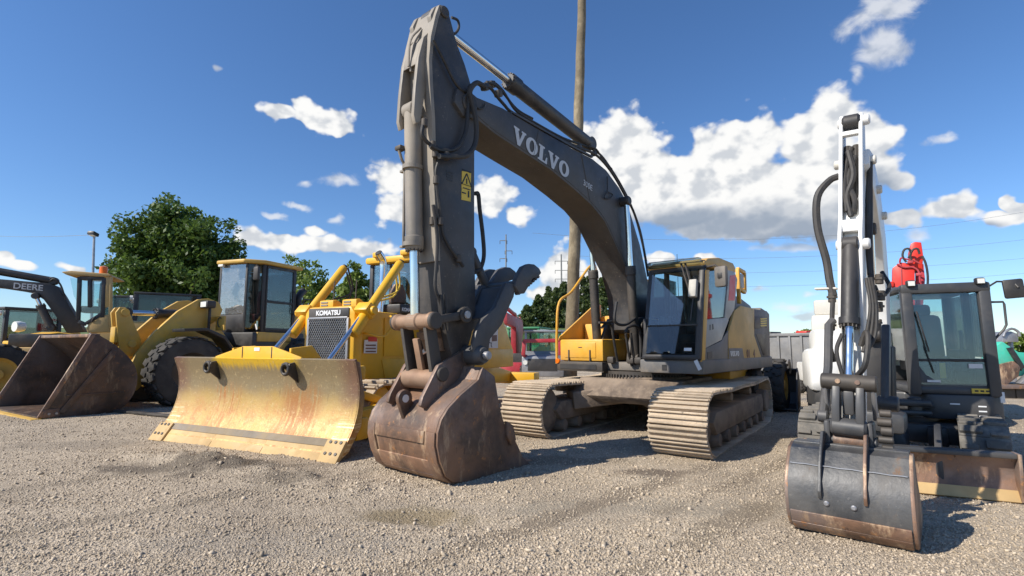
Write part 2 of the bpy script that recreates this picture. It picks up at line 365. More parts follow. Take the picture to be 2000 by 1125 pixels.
FB = blobs(BIG, azw, elw)
amp = nt.ramp(FB, .10, .7, 1.0, .36)
f0 = nt.math('ADD', nt.math('MULTIPLY', n0, amp), nt.math('ADD', FB, .20))
big = nt.ramp(f0, -.05, .34)
wv = nt.noise(cvec(az, el), .24, 7, .6, .6)
thin = nt.ramp(nt.math('MULTIPLY_ADD', nt.math('SUBTRACT', wv, .5), 2.6, blobs(THIN, azw, elw)), .05, .9, 0, .72)
dens = nt.math('MAXIMUM', big, thin)
relief = nt.math('SUBTRACT', n1, n0)                 # more cloud on the sunward side of a point shades it
shade = nt.ramp(relief, -.16, .40, 0, .55)
base = nt.ramp(nt.math('MULTIPLY_ADD', n0, .8, blobs(BASE, az, el)), -.6, .5, 0, .95)
shade = nt.math('SMOOTH_MAX', shade, base, .25)
edge = nt.ramp(f0, .0, .6, .12, 0)
ccol = nt.mix(nt.math('ADD', shade, edge, clamp=True), (8.6, 8.55, 8.4, 1), (2.7, 3.25, 4.1, 1))
nt.put(bg.inputs['Color'], nt.mix(dens, hs.outputs[0], ccol)); bg.inputs['Strength'].default_value = .1
w.cycles.sampling_method = 'MANUAL'; w.cycles.sample_map_resolution = 512
# ================================================================== ground
def vnoise(x, y, s, seed=0):
    xi = np.floor(x*s).astype(np.int64); yi = np.floor(y*s).astype(np.int64); fx = x*s-xi; fy = y*s-yi
    fx = fx*fx*(3-2*fx); fy = fy*fy*(3-2*fy)
    def h(a, b):
        n = (a*374761393+b*668265263+seed*974711) & 0x7fffffff; n = ((n ^ (n >> 13))*1274126177) & 0x7fffffff
        return ((n ^ (n >> 16)) & 0xffff)/65535.-.5
    return (h(xi, yi)*(1-fx)+h(xi+1, yi)*fx)*(1-fy)+(h(xi, yi+1)*(1-fx)+h(xi+1, yi+1)*fx)*fy
def gz(x, y):
    x = np.asarray(x, float); y = np.asarray(y, float)
    t = np.clip((y-10.5)/22, 0, 1); z = -1.05*t*t*(3-2*t)*np.clip((x+8)/14, .25, 1)
    z = z+.035*vnoise(x, y, .7, 1)+.02*vnoise(x, y, 2.3, 2)+.012*vnoise(x, y, 6., 3)
    def mound(cx, cy, ang, rx, ry, h, sd):
        c, s = math.cos(R(ang)), math.sin(R(ang)); u = (x-cx)*c+(y-cy)*s; v = -(x-cx)*s+(y-cy)*c
        d = np.clip(1-(u/rx)**2-(v/ry)**2, 0, 1); return d*h*(1+1.3*vnoise(x, y, 7, sd)+.9*vnoise(x, y, 15, sd+1))
    z = z+mound(-3.9, 6.75, -26, 1.9, .38, .085, 5)+mound(-2.55, 5.95, -8, 1.1, .42, .05, 8)+mound(-1.5, 5.6, 20, .9, .3, .05, 11)
    z = z+mound(1.4, 6.2, 0, .55, .3, .03, 14)-mound(-.55, 4.6, -20, .9, .3, .03, 17)
    for k in (-.62, -.2, .2): z = z-.012*np.exp(-((y-3.9-.42*x-k*2)/.16)**2)*(x > -1)
    return z
def axis(lo, f0, f1, hi, st, g=1.16):
    a = list(np.arange(f0, f1, st)); s = st; p = f0; L = []
    while p > lo: s *= g; p -= s; L.append(p)
    s = st; p = a[-1]
    while p < hi: s *= g; p += s; a.append(p)
    return np.array(L[::-1]+a)
xs = axis(-500, -9, 8, 500, .07); ys = axis(-60, 2.2, 10.5, 700, .07)
X, Y = np.meshgrid(xs, ys); Z = gz(X, Y); nx, ny = len(xs), len(ys)
idx = np.arange(nx*ny).reshape(ny, nx)
Fq = np.stack([idx[:-1, :-1], idx[:-1, 1:], idx[1:, 1:], idx[1:, :-1]], -1).reshape(-1, 4)
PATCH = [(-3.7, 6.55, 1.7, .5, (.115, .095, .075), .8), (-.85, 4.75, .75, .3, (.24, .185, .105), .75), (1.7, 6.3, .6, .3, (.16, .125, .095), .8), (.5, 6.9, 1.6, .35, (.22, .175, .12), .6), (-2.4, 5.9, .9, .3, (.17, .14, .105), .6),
         (1.6, 5.0, 2.4, .35, (.33, .285, .22), .6), (-1.6, 4.1, 1.6, .35, (.31, .27, .22), .5), (3.2, 8.6, 2.0, .8, (.25, .2, .14), .6), (-6.5, 8.0, 1.5, .6, (.24, .2, .155), .5),
         (.6, 4.9, 4.5, .19, (.25, .2, .145), .8), (1.9, 4.6, 4.2, .18, (.26, .21, .15), .75), (3.9, 7.2, 4.5, .18, (.22, .175, .125), .7), (5.0, 7.4, 4.5, .18, (.24, .19, .135), .6), (-3.4, 4.8, 3.4, .16, (.26, .215, .16), .6), (-5.2, 5.6, 3.2, .16, (.26, .215, .16), .5)]
m, nt, b, co = newmat('gravel_ground')
vo = nt.new('ShaderNodeTexVoronoi'); nt.put(vo.inputs['Vector'], co); vo.inputs['Scale'].default_value = 46
vs = nt.new('ShaderNodeTexVoronoi'); nt.put(vs.inputs['Vector'], co); vs.inputs['Scale'].default_value = 110
sep = nt.new('ShaderNodeSeparateColor'); nt.put(sep.inputs[0], vo.outputs['Color'])
sep2 = nt.new('ShaderNodeSeparateColor'); nt.put(sep2.inputs[0], vs.outputs['Color'])
val = nt.math('MULTIPLY_ADD', sep.outputs[0], .5, nt.math('MULTIPLY', sep2.outputs[0], .5))
col = nt.mix(nt.ramp(val, .15, .85), (.345, .28, .205, 1), (.595, .495, .37, 1))
pat = nt.ramp(nt.noise(co, .55, 6, .6), .42, .68)
col = nt.mix(nt.math('MULTIPLY', pat, .5), col, (.26, .215, .165, 1))
pat2 = nt.ramp(nt.noise(co, 1.3, 7, .65, .6), .58, .72)
col = nt.mix(nt.math('MULTIPLY', pat2, .45), col, (.17, .135, .095, 1))
sxy = nt.new('ShaderNodeSeparateXYZ'); nt.put(sxy.inputs[0], co); wn = nt.math('MULTIPLY', nt.math('SUBTRACT', nt.noise(co, 1.6, 7, .65), .5), 2.2)
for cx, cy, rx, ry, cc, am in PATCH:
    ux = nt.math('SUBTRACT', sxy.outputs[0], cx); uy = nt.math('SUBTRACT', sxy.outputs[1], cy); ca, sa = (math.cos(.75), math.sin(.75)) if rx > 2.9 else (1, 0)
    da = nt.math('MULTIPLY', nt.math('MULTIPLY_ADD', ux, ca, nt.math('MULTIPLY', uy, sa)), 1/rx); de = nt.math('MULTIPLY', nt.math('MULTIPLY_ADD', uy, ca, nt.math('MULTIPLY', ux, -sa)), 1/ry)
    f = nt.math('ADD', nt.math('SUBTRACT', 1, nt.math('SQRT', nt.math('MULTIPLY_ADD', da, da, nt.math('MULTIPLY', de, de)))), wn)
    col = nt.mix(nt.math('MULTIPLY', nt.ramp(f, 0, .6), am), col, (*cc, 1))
nt.put(b.inputs['Base Color'], col); b.inputs['Roughness'].default_value = .95; b.inputs['Specular IOR Level'].default_value = .15
bp = nt.new('ShaderNodeBump'); bp.inputs['Strength'].default_value = .8; bp.inputs['Distance'].default_value = .018
hh = nt.math('ADD', nt.math('MULTIPLY', vo.outputs['Distance'], -1.0), nt.math('MULTIPLY', vs.outputs['Distance'], -.6))
nt.put(bp.inputs['Height'], nt.math('ADD', hh, nt.math('MULTIPLY', nt.noise(co, 5, 6, .65), 1.6))); nt.l.new(bp.outputs[0], b.inputs['Normal'])
gr = raw('ground', np.stack([X.ravel(), Y.ravel(), Z.ravel()], 1), Fq, m, smooth=True); gr['kind'] = 'structure'; gr['label'] = 'pale stony gravel yard'
# loose stones lying on the yard
NS = 165000
a_ = rng.uniform(-.86, .86, NS); d_ = 2.3*np.exp(rng.uniform(0, math.log(15/2.3), NS)); px_ = np.tan(a_)*d_; py_ = d_
s_ = .0039*np.exp(rng.normal(0, .38, NS)); s_ *= 1+.25*np.clip(d_/10, 0, 1)
big_ = rng.random(NS) < .008; s_[big_] *= 2.1
for cx_, cy_, rx_, ry_, cc_, am_ in PATCH:
    s_[(((px_-cx_)/rx_)**2+((py_-cy_)/ry_)**2 < .8) & (rng.random(NS) < am_*.8)] *= .35
cube = np.array([[-1, -1, -1], [1, -1, -1], [1, 1, -1], [-1, 1, -1], [-1, -1, 1], [1, -1, 1], [1, 1, 1], [-1, 1, 1]], float)
cf = np.array([[0, 3, 2, 1], [4, 5, 6, 7], [0, 1, 5, 4], [1, 2, 6, 5], [2, 3, 7, 6], [3, 0, 4, 7]])
V = cube[None]*(1+rng.uniform(-.45, .25, (NS, 8, 3))); V *= (s_[:, None]*rng.uniform(.65, 1.35, (NS, 3)))[:, None, :]; V[:, :, 2] *= .8
q = rng.normal(size=(NS, 4)); q[:, 1:3] *= .35; q /= np.linalg.norm(q, axis=1)[:, None]; qw, qx, qy, qz = q.T
Rm = np.stack([1-2*(qy*qy+qz*qz), 2*(qx*qy-qz*qw), 2*(qx*qz+qy*qw), 2*(qx*qy+qz*qw), 1-2*(qx*qx+qz*qz), 2*(qy*qz-qx*qw), 2*(qx*qz-qy*qw), 2*(qy*qz+qx*qw), 1-2*(qx*qx+qy*qy)], 1).reshape(NS, 3, 3)
V = np.einsum('nij,nkj->nki', Rm, V)+np.stack([px_, py_, gz(px_, py_)+s_*.35], 1)[:, None, :]
m, nt, b, co = newmat('gravel_stone'); ge = nt.new('ShaderNodeNewGeometry')
rp = nt.ramp(ge.outputs['Random Per Island'], 0, 1)
col = nt.mix(rp, (.355, .29, .212, 1), (.60, .50, .375, 1)); col = nt.mix(nt.math('MULTIPLY', nt.ramp(nt.noise(co, .55, 6, .6), .42, .68), .4), col, (.27, .22, .17, 1))
nt.put(b.inputs['Base Color'], col); b.inputs['Roughness'].default_value = .9; b.inputs['Specular IOR Level'].default_value = .2
st = raw('gravel', V.reshape(-1, 3), (cf[None]+8*np.arange(NS)[:, None, None]).reshape(-1, 4), m); st['kind'] = 'stuff'; st['label'] = 'loose crushed stones scattered over the yard'
# ================================================================== hill behind the yard
PX = [-900, 0, 300, 600, 950, 1030, 1200, 1400, 1560, 1650, 2000, 2900]; PYT = [650, 640, 640, 640, 641, 633, 624, 655, 684, 684, 690, 690]
hv = []; cols = np.linspace(-900, 2900, 150); rows = [(50, 0), (58, .12), (68, .4), (80, .75), (92, 1.0), (105, 1.02), (140, .8)]
for d, k in rows:
    for pxx in cols:
        top = depth_pt(pxx, np.interp(pxx, PX, PYT), 92.)[2]; xx = (pxx-1000)/1000*d*1.01
        hv.append((xx, d, -1.6+(top+1.6)*k+.5*float(vnoise(np.array(xx), np.array(d), .12, 30))*k))
n = len(cols); ii = np.arange(n*len(rows)).reshape(len(rows), n)
m, nt, b, co = newmat('hill_grass'); col = nt.mix(nt.ramp(nt.noise(co, .12, 8, .65), .35, .65), (.07, .12, .03, 1), (.17, .2, .06, 1))
nt.put(b.inputs['Base Color'], col); b.inputs['Roughness'].default_value = .95
hl = raw('hill', hv, np.stack([ii[:-1, :-1], ii[:-1, 1:], ii[1:, 1:], ii[1:, :-1]], -1).reshape(-1, 4), m, smooth=True); hl['kind'] = 'structure'
def hill_z(pxx, k=1.0): return depth_pt(pxx, np.interp(pxx, PX, PYT), 92.)[2]
# ================================================================== trees
def leafmat(name, c0, c1):
    m, nt, b, co = newmat(name); out = m.node_tree.nodes['Material Output']; ge = nt.new('ShaderNodeNewGeometry')
    f = nt.math('MULTIPLY_ADD', ge.outputs['Random Per Island'], .4, nt.math('MULTIPLY', nt.noise(co, .75, 4), .6))
    col = nt.mix(nt.ramp(f, .28, .72), V3(c0), V3(c1)); nt.put(b.inputs['Base Color'], col); b.inputs['Roughness'].default_value = .5; b.inputs['Specular IOR Level'].default_value = .3
    tl = nt.new('ShaderNodeBsdfTranslucent'); nt.put(tl.inputs[0], nt.mix(.5, col, (.16, .24, .03, 1)))
    mx = nt.new('ShaderNodeMixShader'); mx.inputs[0].default_value = .28; nt.l.new(b.outputs[0], mx.inputs[1]); nt.l.new(tl.outputs[0], mx.inputs[2]); nt.l.new(mx.outputs[0], out.inputs[0]); return m
BARK = paint('tree_bark', (.11, .085, .06), .9, var=.3, bump=.5)
def leaves(cl, rad, per, size, seed):
    r = np.random.default_rng(seed); cl = np.asarray(cl); n = len(cl)*per
    c = np.repeat(cl, per, 0); rr = np.repeat(np.broadcast_to(rad, (len(cl),)), per)
    o = r.normal(size=(n, 3)); o /= np.linalg.norm(o, axis=1)[:, None]; o *= (r.random(n)**.45)[:, None]*rr[:, None]; o[:, 2] *= .75
    p = c+o; t = r.normal(size=(n, 3)); t /= np.linalg.norm(t, axis=1)[:, None]; u = np.cross(t, r.normal(size=(n, 3))); u /= np.linalg.norm(u, axis=1)[:, None]
    s = size*r.uniform(.6, 1.3, n)[:, None]
    v = np.stack([p-t*s, p+u*s*.55, p+t*s, p-u*s*.55], 1).reshape(-1, 3); return v, np.arange(n*4).reshape(-1, 4)
def tree(fr, h, crad, cbot, nb, per, leaf, mats, label, seed, shape=1.0, group=None, cat='tree', name='tree'):
    r = np.random.default_rng(seed); T = thing(name, fr, label, cat, group); hc = (h+cbot)/2; rv = (h-cbot)/2
    mb = MB(); mb.tube([(0, 0, -.4), (.05, 0, cbot*.6), (0, .1, hc), (0, 0, hc+rv*.6)], [.035*h, .026*h, .018*h, .005*h], 10)
    cl = []
    while len(cl) < nb:
        p = r.normal(size=3); p /= np.linalg.norm(p); k = r.uniform(.25, 1)**.5; taper = 1-.25*max(p[2], 0)
        lump = 1+.17*math.sin(3.1*p[0]*2+seed)+.13*math.sin(4.3*p[1]*2+2*seed)+.1*math.sin(5*p[2]*2+seed)
        q = p*k*np.array([crad*taper, crad*taper, rv])*lump*.93
        if q[2] < -rv*.72 and r.random() < .6: continue
        cl.append(q+np.array([0, 0, hc]))
    for i in range(0, min(nb, 46), 2):
        q = cl[i]; z0 = max(cbot*.7, q[2]-abs(q[0])*.7-abs(q[1])*.7-.8); mb.tube([(0, 0, z0), tuple(q*np.array([.5, .5, 0])+np.array([0, 0, (z0+q[2])/2+.2])), tuple(q)], [.011*h, .007*h, .002*h], 6)
    mb.build('trunk', BARK, T); v, f = leaves(cl, crad*.19+.25*r.random(len(cl)), per, leaf, seed); raw('crown', v, f, mats, T); return T
LG1 = leafmat('dark_maple_leaf', (.03, .065, .014), (.115, .19, .04)); LG2 = leafmat('fresh_leaf', (.09, .15, .025), (.27, .34, .08)); LG3 = leafmat('conifer_needle', (.035, .06, .02), (.11, .14, .05))
def on_ground(px, d):
    p = depth_pt(px, 675, d); return Frame(p[0], p[1], 0, float(gz(p[0], p[1])))
tree(on_ground(329, 45), 14.7, 5.25, 2.4, 400, 110, .21, LG1, 'big round dark green maple tree behind the wheel loader', 3)
tree(on_ground(592, 62), 12.8, 4.0, 3, 90, 60, .24, LG2, 'thin-crowned tree seen over the cracked-windshield loader', 5)
tree(on_ground(690, 60), 11.2, 2.9, 3, 120, 70, .24, LG2, 'fresh green tree between the two dozer lift cylinders', 8)
tree(on_ground(735, 66), 9.0, 1.9, 3, 60, 60, .24, LG2, 'small light tree just right of the dozer hood lamps', 9)
def conifer(fr, h, r0, label, seed, group):
    r = np.random.default_rng(seed); T = thing('conifer_tree', fr, label, 'tree', group)
    mb = MB(); mb.tube([(0, 0, -1), (0, 0, h*.5), (0, 0, h*.97)], [.2, .12, .02], 8); mb.build('trunk', BARK, T); cl = []; rad = []
    for k in range(70):
        t = r.random()**.8; a = r.uniform(0, 6.28); rr = r0*(1-t)**.75*r.uniform(.5, 1.05); cl.append((rr*math.cos(a), rr*math.sin(a), h*(.06+.92*t))); rad.append(.35+.75*(1-t))
    v, f = leaves(cl, np.array(rad), 34, .3, seed); raw('crown', v, f, LG3, T); return T
G = 'conifers on the grassy rise'
CON = [(1030, 80, 5.2, 2.3, 'low bushy conifer at the left end of the rise'), (1052, 84, 6.8, 2.2, 'second conifer from the left on the rise'), (1072, 88, 8.2, 2.0, 'slim conifer beside the left edge of the crossarm pole'),
       (1088, 84, 8.0, 2.4, 'broad conifer right below the crossarm pole'), (1102, 90, 9.2, 2.2, 'conifer just left of the wooden utility pole'), (1121, 92, 11.0, 2.2, 'tall conifer half hidden by the wooden utility pole'),
       (1140, 86, 10.2, 2.3, 'tall pointed conifer just right of the wooden utility pole'), (1158, 90, 11.6, 2.4, 'tallest conifer of the rise beside the yellow handrail'), (1178, 86, 9.6, 2.3, 'conifer behind the grey boom foot')]
for i, (px, d, h, r0, lb) in enumerate(CON):
    p = depth_pt(px, 675, d); k = np.interp(d, [50, 58, 68, 80, 92], [0, .12, .4, .75, 1]); z = -1.6+(hill_z(px)+1.6)*k
    conifer(Frame(p[0], p[1], 0, float(z)-.4), h*.86, r0, lb, 20+i, G)
def bush(px, d, h, r0, label, seed, group):
    p = depth_pt(px, 675, d); k = np.interp(d, [50, 58, 68, 80, 92], [0, .12, .4, .75, 1]); z = -1.6+(hill_z(px)+1.6)*k
    tree(Frame(p[0], p[1], 0, float(z)-.3), h, r0, .3, 40, 40, .3, LG2, label, seed, group=group)
G2 = 'trees along the far right hill'
for i, (px, d, h, r0, lb) in enumerate([(1570, 90, 4.2, 2.2, 'rounded tree above the tail of the grey dump bed'), (1592, 92, 3.8, 2.0, 'green tree on the hill right of the dump bed'), (1612, 90, 3.2, 1.8, 'low tree on the hill beside the white machine body'),
      (1966, 88, 3.4, 1.8, 'low tree behind the teal screening plant'), (1990, 84, 4.2, 1.9, 'dark tree at the right picture edge behind the teal plant')]): bush(px, d, h, r0, lb, 60+i, G2)
# ================================================================== poles and wires
M['wood'] = paint('weathered_pole_wood', (.25, .205, .135), .85, var=.3, dust=(.13, .105, .07), da=.8, ds=2.5, streak=1, bump=.5, bs=12)
def rel(fr, P): d = P-fr.o; return (float(d@fr.f), float(d@fr.l), float(d[2]))
pb = depth_pt(1106, 790, 13.2); fr = Frame(pb[0], pb[1], 0, float(gz(pb[0], pb[1])))
up = thing('utility_pole', fr, 'tall weathered wooden utility pole behind the big grey boom', 'pole')
t0 = np.array(rel(fr, depth_pt(1117, 640, 13.2))); t1 = np.array(rel(fr, depth_pt(1137, 0, 13.2))); dr = (t1-t0)/(t1[2]-t0[2])
mb = MB(); L = [t0+dr*(z-t0[2]) for z in np.linspace(-.5, 14, 30)]
mb.tube([tuple(p+np.array([.008*math.sin(i*2.1), .008*math.cos(i*1.7), 0])) for i, p in enumerate(L)], [.178-.0028*i for i in range(30)], 20); mb.build('shaft', M['wood'], up)
mb = MB()
for k in range(9):
    a = L[3+k]; b_ = L[4+k]; ang = 1.2; mb.bar(tuple(a+np.array([.15, -.09, -.3])), tuple(a+np.array([.15, -.09, .3])), .012, .004)
mb.build('ground_wire', M['galv'], up)
lf = on_ground(180, 38); lp = thing('street_lamp', lf, 'slim yard lamp post left of the big maple', 'lamp post')
tp = rel(lf, depth_pt(184, 458, 38)); MB().tube([(0, 0, -.3), (tp[0], tp[1], tp[2])], [.11, .075], 10).build('post', M['galv'], lp)
MB().box((tp[0], tp[1]-.1, tp[2]+.02), (.5, .55, .26), (R(-12), 0, 0), .04).build('lamp_head', M['black'], lp)
MB().box((tp[0], tp[1]-.16, tp[2]-.12), (.36, .36, .03), (R(-12), 0, 0), .01).build('lens', M['lamp'], lp)
def farpole(px, pyt, d, arms, label, w_=.12):
    p = depth_pt(px, 675, d); fr = Frame(p[0], p[1], 0, 0); t = thing('transmission_pole', fr, label, 'power pole', 'far power poles'); h = depth_pt(px, pyt, d)[2]
    MB().tube([(0, 0, -1), (0, 0, h)], [w_, w_*.6], 8).build('mast', M['grey_metal'], t)
    for (y, l, off) in arms:
        z = depth_pt(px, y, d)[2]; mb = MB().bar((-l+off, 0, z), (l+off, 0, z), .12)
        o = mb.build('crossarm', M['grey_metal'], t)
        for s in (-1, 1): MB().cyl((s*l+off, 0, z-.7), (s*l+off, 0, z), .06, n=6).build('insulator', M['black'], o)

farpole(1098, 497, 110, [(510, 1.35, 0), (528, 1.35, 0), (545, 1.35, 0)], 'far transmission pole with three crossarms against the white cloud', .26)
farpole(988, 458, 100, [(470, .7, -.5), (490, .7, .5), (505, .7, -.5)], 'far slim pole with staggered short arms beside the thumb', .2)
def wire(p0, p1, sag, label, r=.02, grp='power lines across the sky'):
    a, b = depth_pt(*p0), depth_pt(*p1); pts = [a+(b-a)*t-np.array([0, 0, sag*4*t*(1-t)]) for t in np.linspace(0, 1, 15)]
    tag(MB().tube(pts, r, 5).build('power_line', M['black'] if r > .02 else M['galv']), label, 'wire', grp)
wire((-60, 456, 70), (190, 458, 38), .3, 'thin wire running left from the yard lamp post', .018)
wire((1040, 455, 60), (2050, 405, 62), 2.2, 'uppermost thin wire crossing the right half of the sky', .016)
wire((1130, 500, 75), (2050, 462, 75), 1.5, 'second wire down across the right sky', .018)
wire((1130, 530, 80), (2050, 500, 80), 1.2, 'third wire down across the right sky', .018)
wire((1130, 560, 85), (2050, 530, 85), 1.0, 'lowest wire across the right sky above the dump bed', .018)
# ================================================================== shared machine pieces
def track(parent, rot, r, xf, xr, yc, wid, pitch, mat, grous=3, gh=.035, th=.03, zc=None, sag=.03, rubber=False, fmat=None, nroll=7, label=None):
    """crawler track with its frame, wheels and rollers; mesh in the undercarriage frame"""
    zc = zc or r+.01; L = xf-xr; per = 2*L+2*math.pi*r; n = int(per/pitch); p = per/n; mb = MB()
    def at(s):
        s %= per
        if s < L: return (xf-s, zc-r, math.pi)                       # bottom, going back
        s -= L
        if s < math.pi*r: a = -math.pi/2-s/r; return (xr+r*math.cos(a), zc+r*math.sin(a), a-math.pi/2)
        s -= math.pi*r
        if s < L: t = s/L; return (xr+s, zc+r-sag*math.sin(math.pi*t)**2*(1+.5*math.sin(9*t)), 0)
        s -= L; a = math.pi/2-s/r; return (xf+r*math.cos(a), zc+r*math.sin(a), a-math.pi/2)
    for i in range(n):
        x, z, a = at(i*p+.01); M_ = Matrix.Translation((x, yc, z)) @ Matrix.Rotation(-a, 4, 'Y')
        q = lambda c, d, b: mb.box((M_ @ Vector(c)), d, M_.to_3x3().to_4x4(), b)
        if rubber:
            q((0, 0, .0), (p*1.02, wid, th), .004); s = 1 if i % 2 else -1
            q((0, s*wid*.25, th*.9), (p*.62, wid*.47, gh*1.6), .012); q((p*.3, -s*wid*.3, th*.8), (p*.35, wid*.36, gh*1.3), .01)
        else:
            j = random.uniform(-.006, .006); q((0, j, 0), (p*.97, wid, th), .006)
            for g in range(grous): q(((g/(grous-1)-.5)*p*.78, j, th/2+gh/2), (.028, wid*.995, gh), .006)
    o = mb.build('track', mat, parent); o.rotation_euler = rot
    if label: o['label'] = label
    fm = fmat or M['mud_dark']; w = wid*.42
    f = MB().prism([(xr+.25, zc-.18), (xf-.3, zc-.18), (xf-.12, zc), (xf-.3, zc+.13), (xr+.3, zc+.15), (xr+.15, zc)], yc-w, yc+w, 'y', .02).build('track_frame', fm, o)
    MB().lathe([(0, 0), (0, r*.62), (.1, r*.9), (.3, r*.93), (.32, r*.8), (.68, r*.8), (.7, r*.93), (.9, r*.9), (1, r*.62), (1, 0)], (xf, yc-w*.8, zc), (xf, yc+w*.8, zc), 28).build('idler', fm, o)
    sp = MB(); pts = []
    for k in range(44): a = 2*math.pi*k/44; rr = r*(.97 if k % 4 < 2 else .82); pts.append((xr+rr*math.cos(a), zc+rr*math.sin(a)))
    sp.prism(pts, yc-.04, yc+.04, 'y', .0).cyl((xr, yc-w, zc), (xr, yc+w*1.1, zc), r*.5, n=24, bev=.02); sp.build('sprocket', fm, o)
    for k in range(nroll):
        x = xr+.38+(L-.76)*k/(nroll-1); MB().lathe([(0, 0), (0, .09), (.2, .12), (.8, .12), (1, .09), (1, 0)], (x, yc-w*1.05, zc-r+.15), (x, yc+w*1.05, zc-r+.15), 14).build('roller', fm, o)
    for k in (.33, .68): MB().cyl((xr+L*k, yc-w, zc+r-.1-sag), (xr+L*k, yc+w, zc+r-.1-sag), .07, n=12, bev=.01).build('carrier_roller', fm, o)
    return o
def ram(name, parent, p0, p1, frac, rb, rr, mat, collar=1.16):
    """hydraulic cylinder: barrel from p0 to frac, rod on to p1, with eyes at both ends"""
    p0, p1 = Vector(p0), Vector(p1); q = p0.lerp(p1, frac); d = (p1-p0).normalized(); ax = Vector((0, 1, 0))
    L = (q-p0).length
    o = MB().lathe([(0, 0), (0, rb*.9), (.02, rb), (.9, rb), (.905, rb*collar), (.985, rb*collar), (1, rb*.95), (1, rr*1.2), (1, 0)], p0, q, 24).cyl(p0-ax*rb*.9, p0+ax*rb*.9, rb*1.05, n=20, bev=.01).build(name, mat, parent)
    g = MB()
    for k in range(14):
        a = 2*math.pi*k/14; u = d.cross(ax).normalized(); v = d.cross(u); c = q-d*.03*L/1.5+(u*math.cos(a)+v*math.sin(a))*rb*collar*.86; g.cyl(c, c+d*.055*max(rb/.12, .5), rb*.1, n=6)
    g.build('bolt_ring', M['dark_steel'], o)
    MB().cyl(q-d*.02, p1, rr, n=20).build('rod', M['chrome'], o)
    MB().cyl(p1-ax*rb*.85, p1+ax*rb*.85, rb*.95, n=20, bev=.012).build('rod_eye', mat, o)
    return o
def hoses(parent, lst, mat=None, n=8):
    for r, pts in lst: MB().tube(pts, r, n, 0, 5).build('hose', mat or M['hose'], parent)
def glyphs(name, s, org, xd, yd, h, mat, parent, gap=.1, depth=.005):
    """slab serif capitals drawn as outlines"""
    GL = {'V': [(0, 1), (.46, 1), (.46, .88), (.385, .88), (.57, .37), (.74, .88), (.66, .88), (.66, 1), (1.05, 1), (1.05, .88), (.97, .88), (.64, 0), (.42, 0), (.08, .88), (0, .88)],
          'L': [(0, 0), (.86, 0), (.86, .42), (.75, .42), (.66, .12), (.43, .12), (.43, .88), (.55, .88), (.55, 1), (0, 1), (0, .88), (.12, .88), (.12, .12), (0, .12)]}
    xd, yd, org = Vector(xd).normalized(), Vector(yd).normalized(), Vector(org); nd = xd.cross(yd); v = []; f = []; x = 0
    for ch in s:
        if ch == 'O':
            b = len(v); N = 40
            for k in range(N):
                a = 2*math.pi*k/N; c, sn = math.cos(a), math.sin(a)
                v += [org+(xd*(x+.52+.52*c)+yd*(.5+.52*sn))*h+nd*depth, org+(xd*(x+.52+.21*c)+yd*(.5+.37*sn))*h+nd*depth]
            for k in range(N): j = (k+1) % N; f.append((b+2*k, b+2*j, b+2*j+1, b+2*k+1))
            x += 1.04+gap
        else:
            b = len(v); v += [org+(xd*(x+p)+yd*q)*h+nd*depth for p, q in GL[ch]]; f.append(tuple(range(b, len(v)))); x += {'V': 1.05, 'L': .86}[ch]+gap*.8
    me = bpy.data.meshes.new(name); me.from_pydata([tuple(p) for p in v], [], f); me.materials.append(mat); me.update()
    o = bpy.data.objects.new(name, me); C.objects.link(o); o.parent = parent; return o
def arc(cx, cz, r, a0, a1, n): return [(cx+r*math.cos(R(a0+(a1-a0)*k/n)), cz+r*math.sin(R(a0+(a1-a0)*k/n))) for k in range(n+1)]
# ================================================================== the big grey and yellow crawler excavator
U = Frame(2.45, 9.72, 229)
V_ = thing('crawler_excavator', U, 'large crawler excavator with dark grey boom arched over the yard and yellow cab side', 'excavator')
rot = (0, 0, R(5))
for yc in (1.29, -1.25): track(V_, rot, .415, 1.97, -1.9, yc, .8, .19, M['mud'], 3, .034, .03, sag=.04).location = (-.08, .09, 0)
lf = MB().prism([(1.05, .5), (1.2, .62), (.85, .9), (-.85, .9), (-1.2, .62), (-1.05, .5)], -.95, .95, 'y', .02)
for sx_ in (1, -1):
    for sy in (1, -1): lf.bar((sx_*.5, sy*.3, .62), (sx_*1.15, sy*1.0, .52), .55, .3, .03)
lf.cyl((0, 0, .7), (0, 0, .93), .8, n=40, bev=.02)
o = lf.build('lower_frame', M['mud_dark'], V_); o.rotation_euler = rot; o.location = (-.05, .06, .02)
g = MB().cyl((0, 0, .93), (0, 0, 1.04), .72, n=48)
for k in range(72): a = 2*math.pi*k/72; g.box((.735*math.cos(a), .735*math.sin(a), .96), (.05, .03, .06), (0, 0, a), 0)
g.build('slew_ring', M['dark_steel'], V_)
pf = MB().b2((-2.95, -1.46, 1.05), (.55, .42, 1.2), .02).b2((-2.98, .42, 1.05), (.93, 1.5, 1.275), .03)
pf.b2((-2.2, -.35, .95), (-.4, .35, 1.06), .02)
pf.build('platform', M['grey_side'], V_)
MB().b2((.931, .82, 1.1), (.936, .9, 1.19), .0).build('tie_down_slot', M['black'], V_)
MB().b2((-2.6, .5, .86), (-1.2, 1.2, 1.045), .02).build('belly_guard', M['volvo_yellow'], V_)
# boom foot brackets and turret valves
for y in (-.69, -.07):
    MB().prism([(-.45, 1.2), (.5, 1.2), (.42, 1.55), (.1, 2.02), (-.15, 2.05), (-.4, 1.7)], y, y+.07, 'y', .015).build('boom_foot_bracket', M['dark_steel'], V_)
MB().cyl((-.02, -.75, 1.86), (-.02, .05, 1.86), .09, n=18, bev=.01).build('boom_foot_pin', M['dark_steel'], V_)
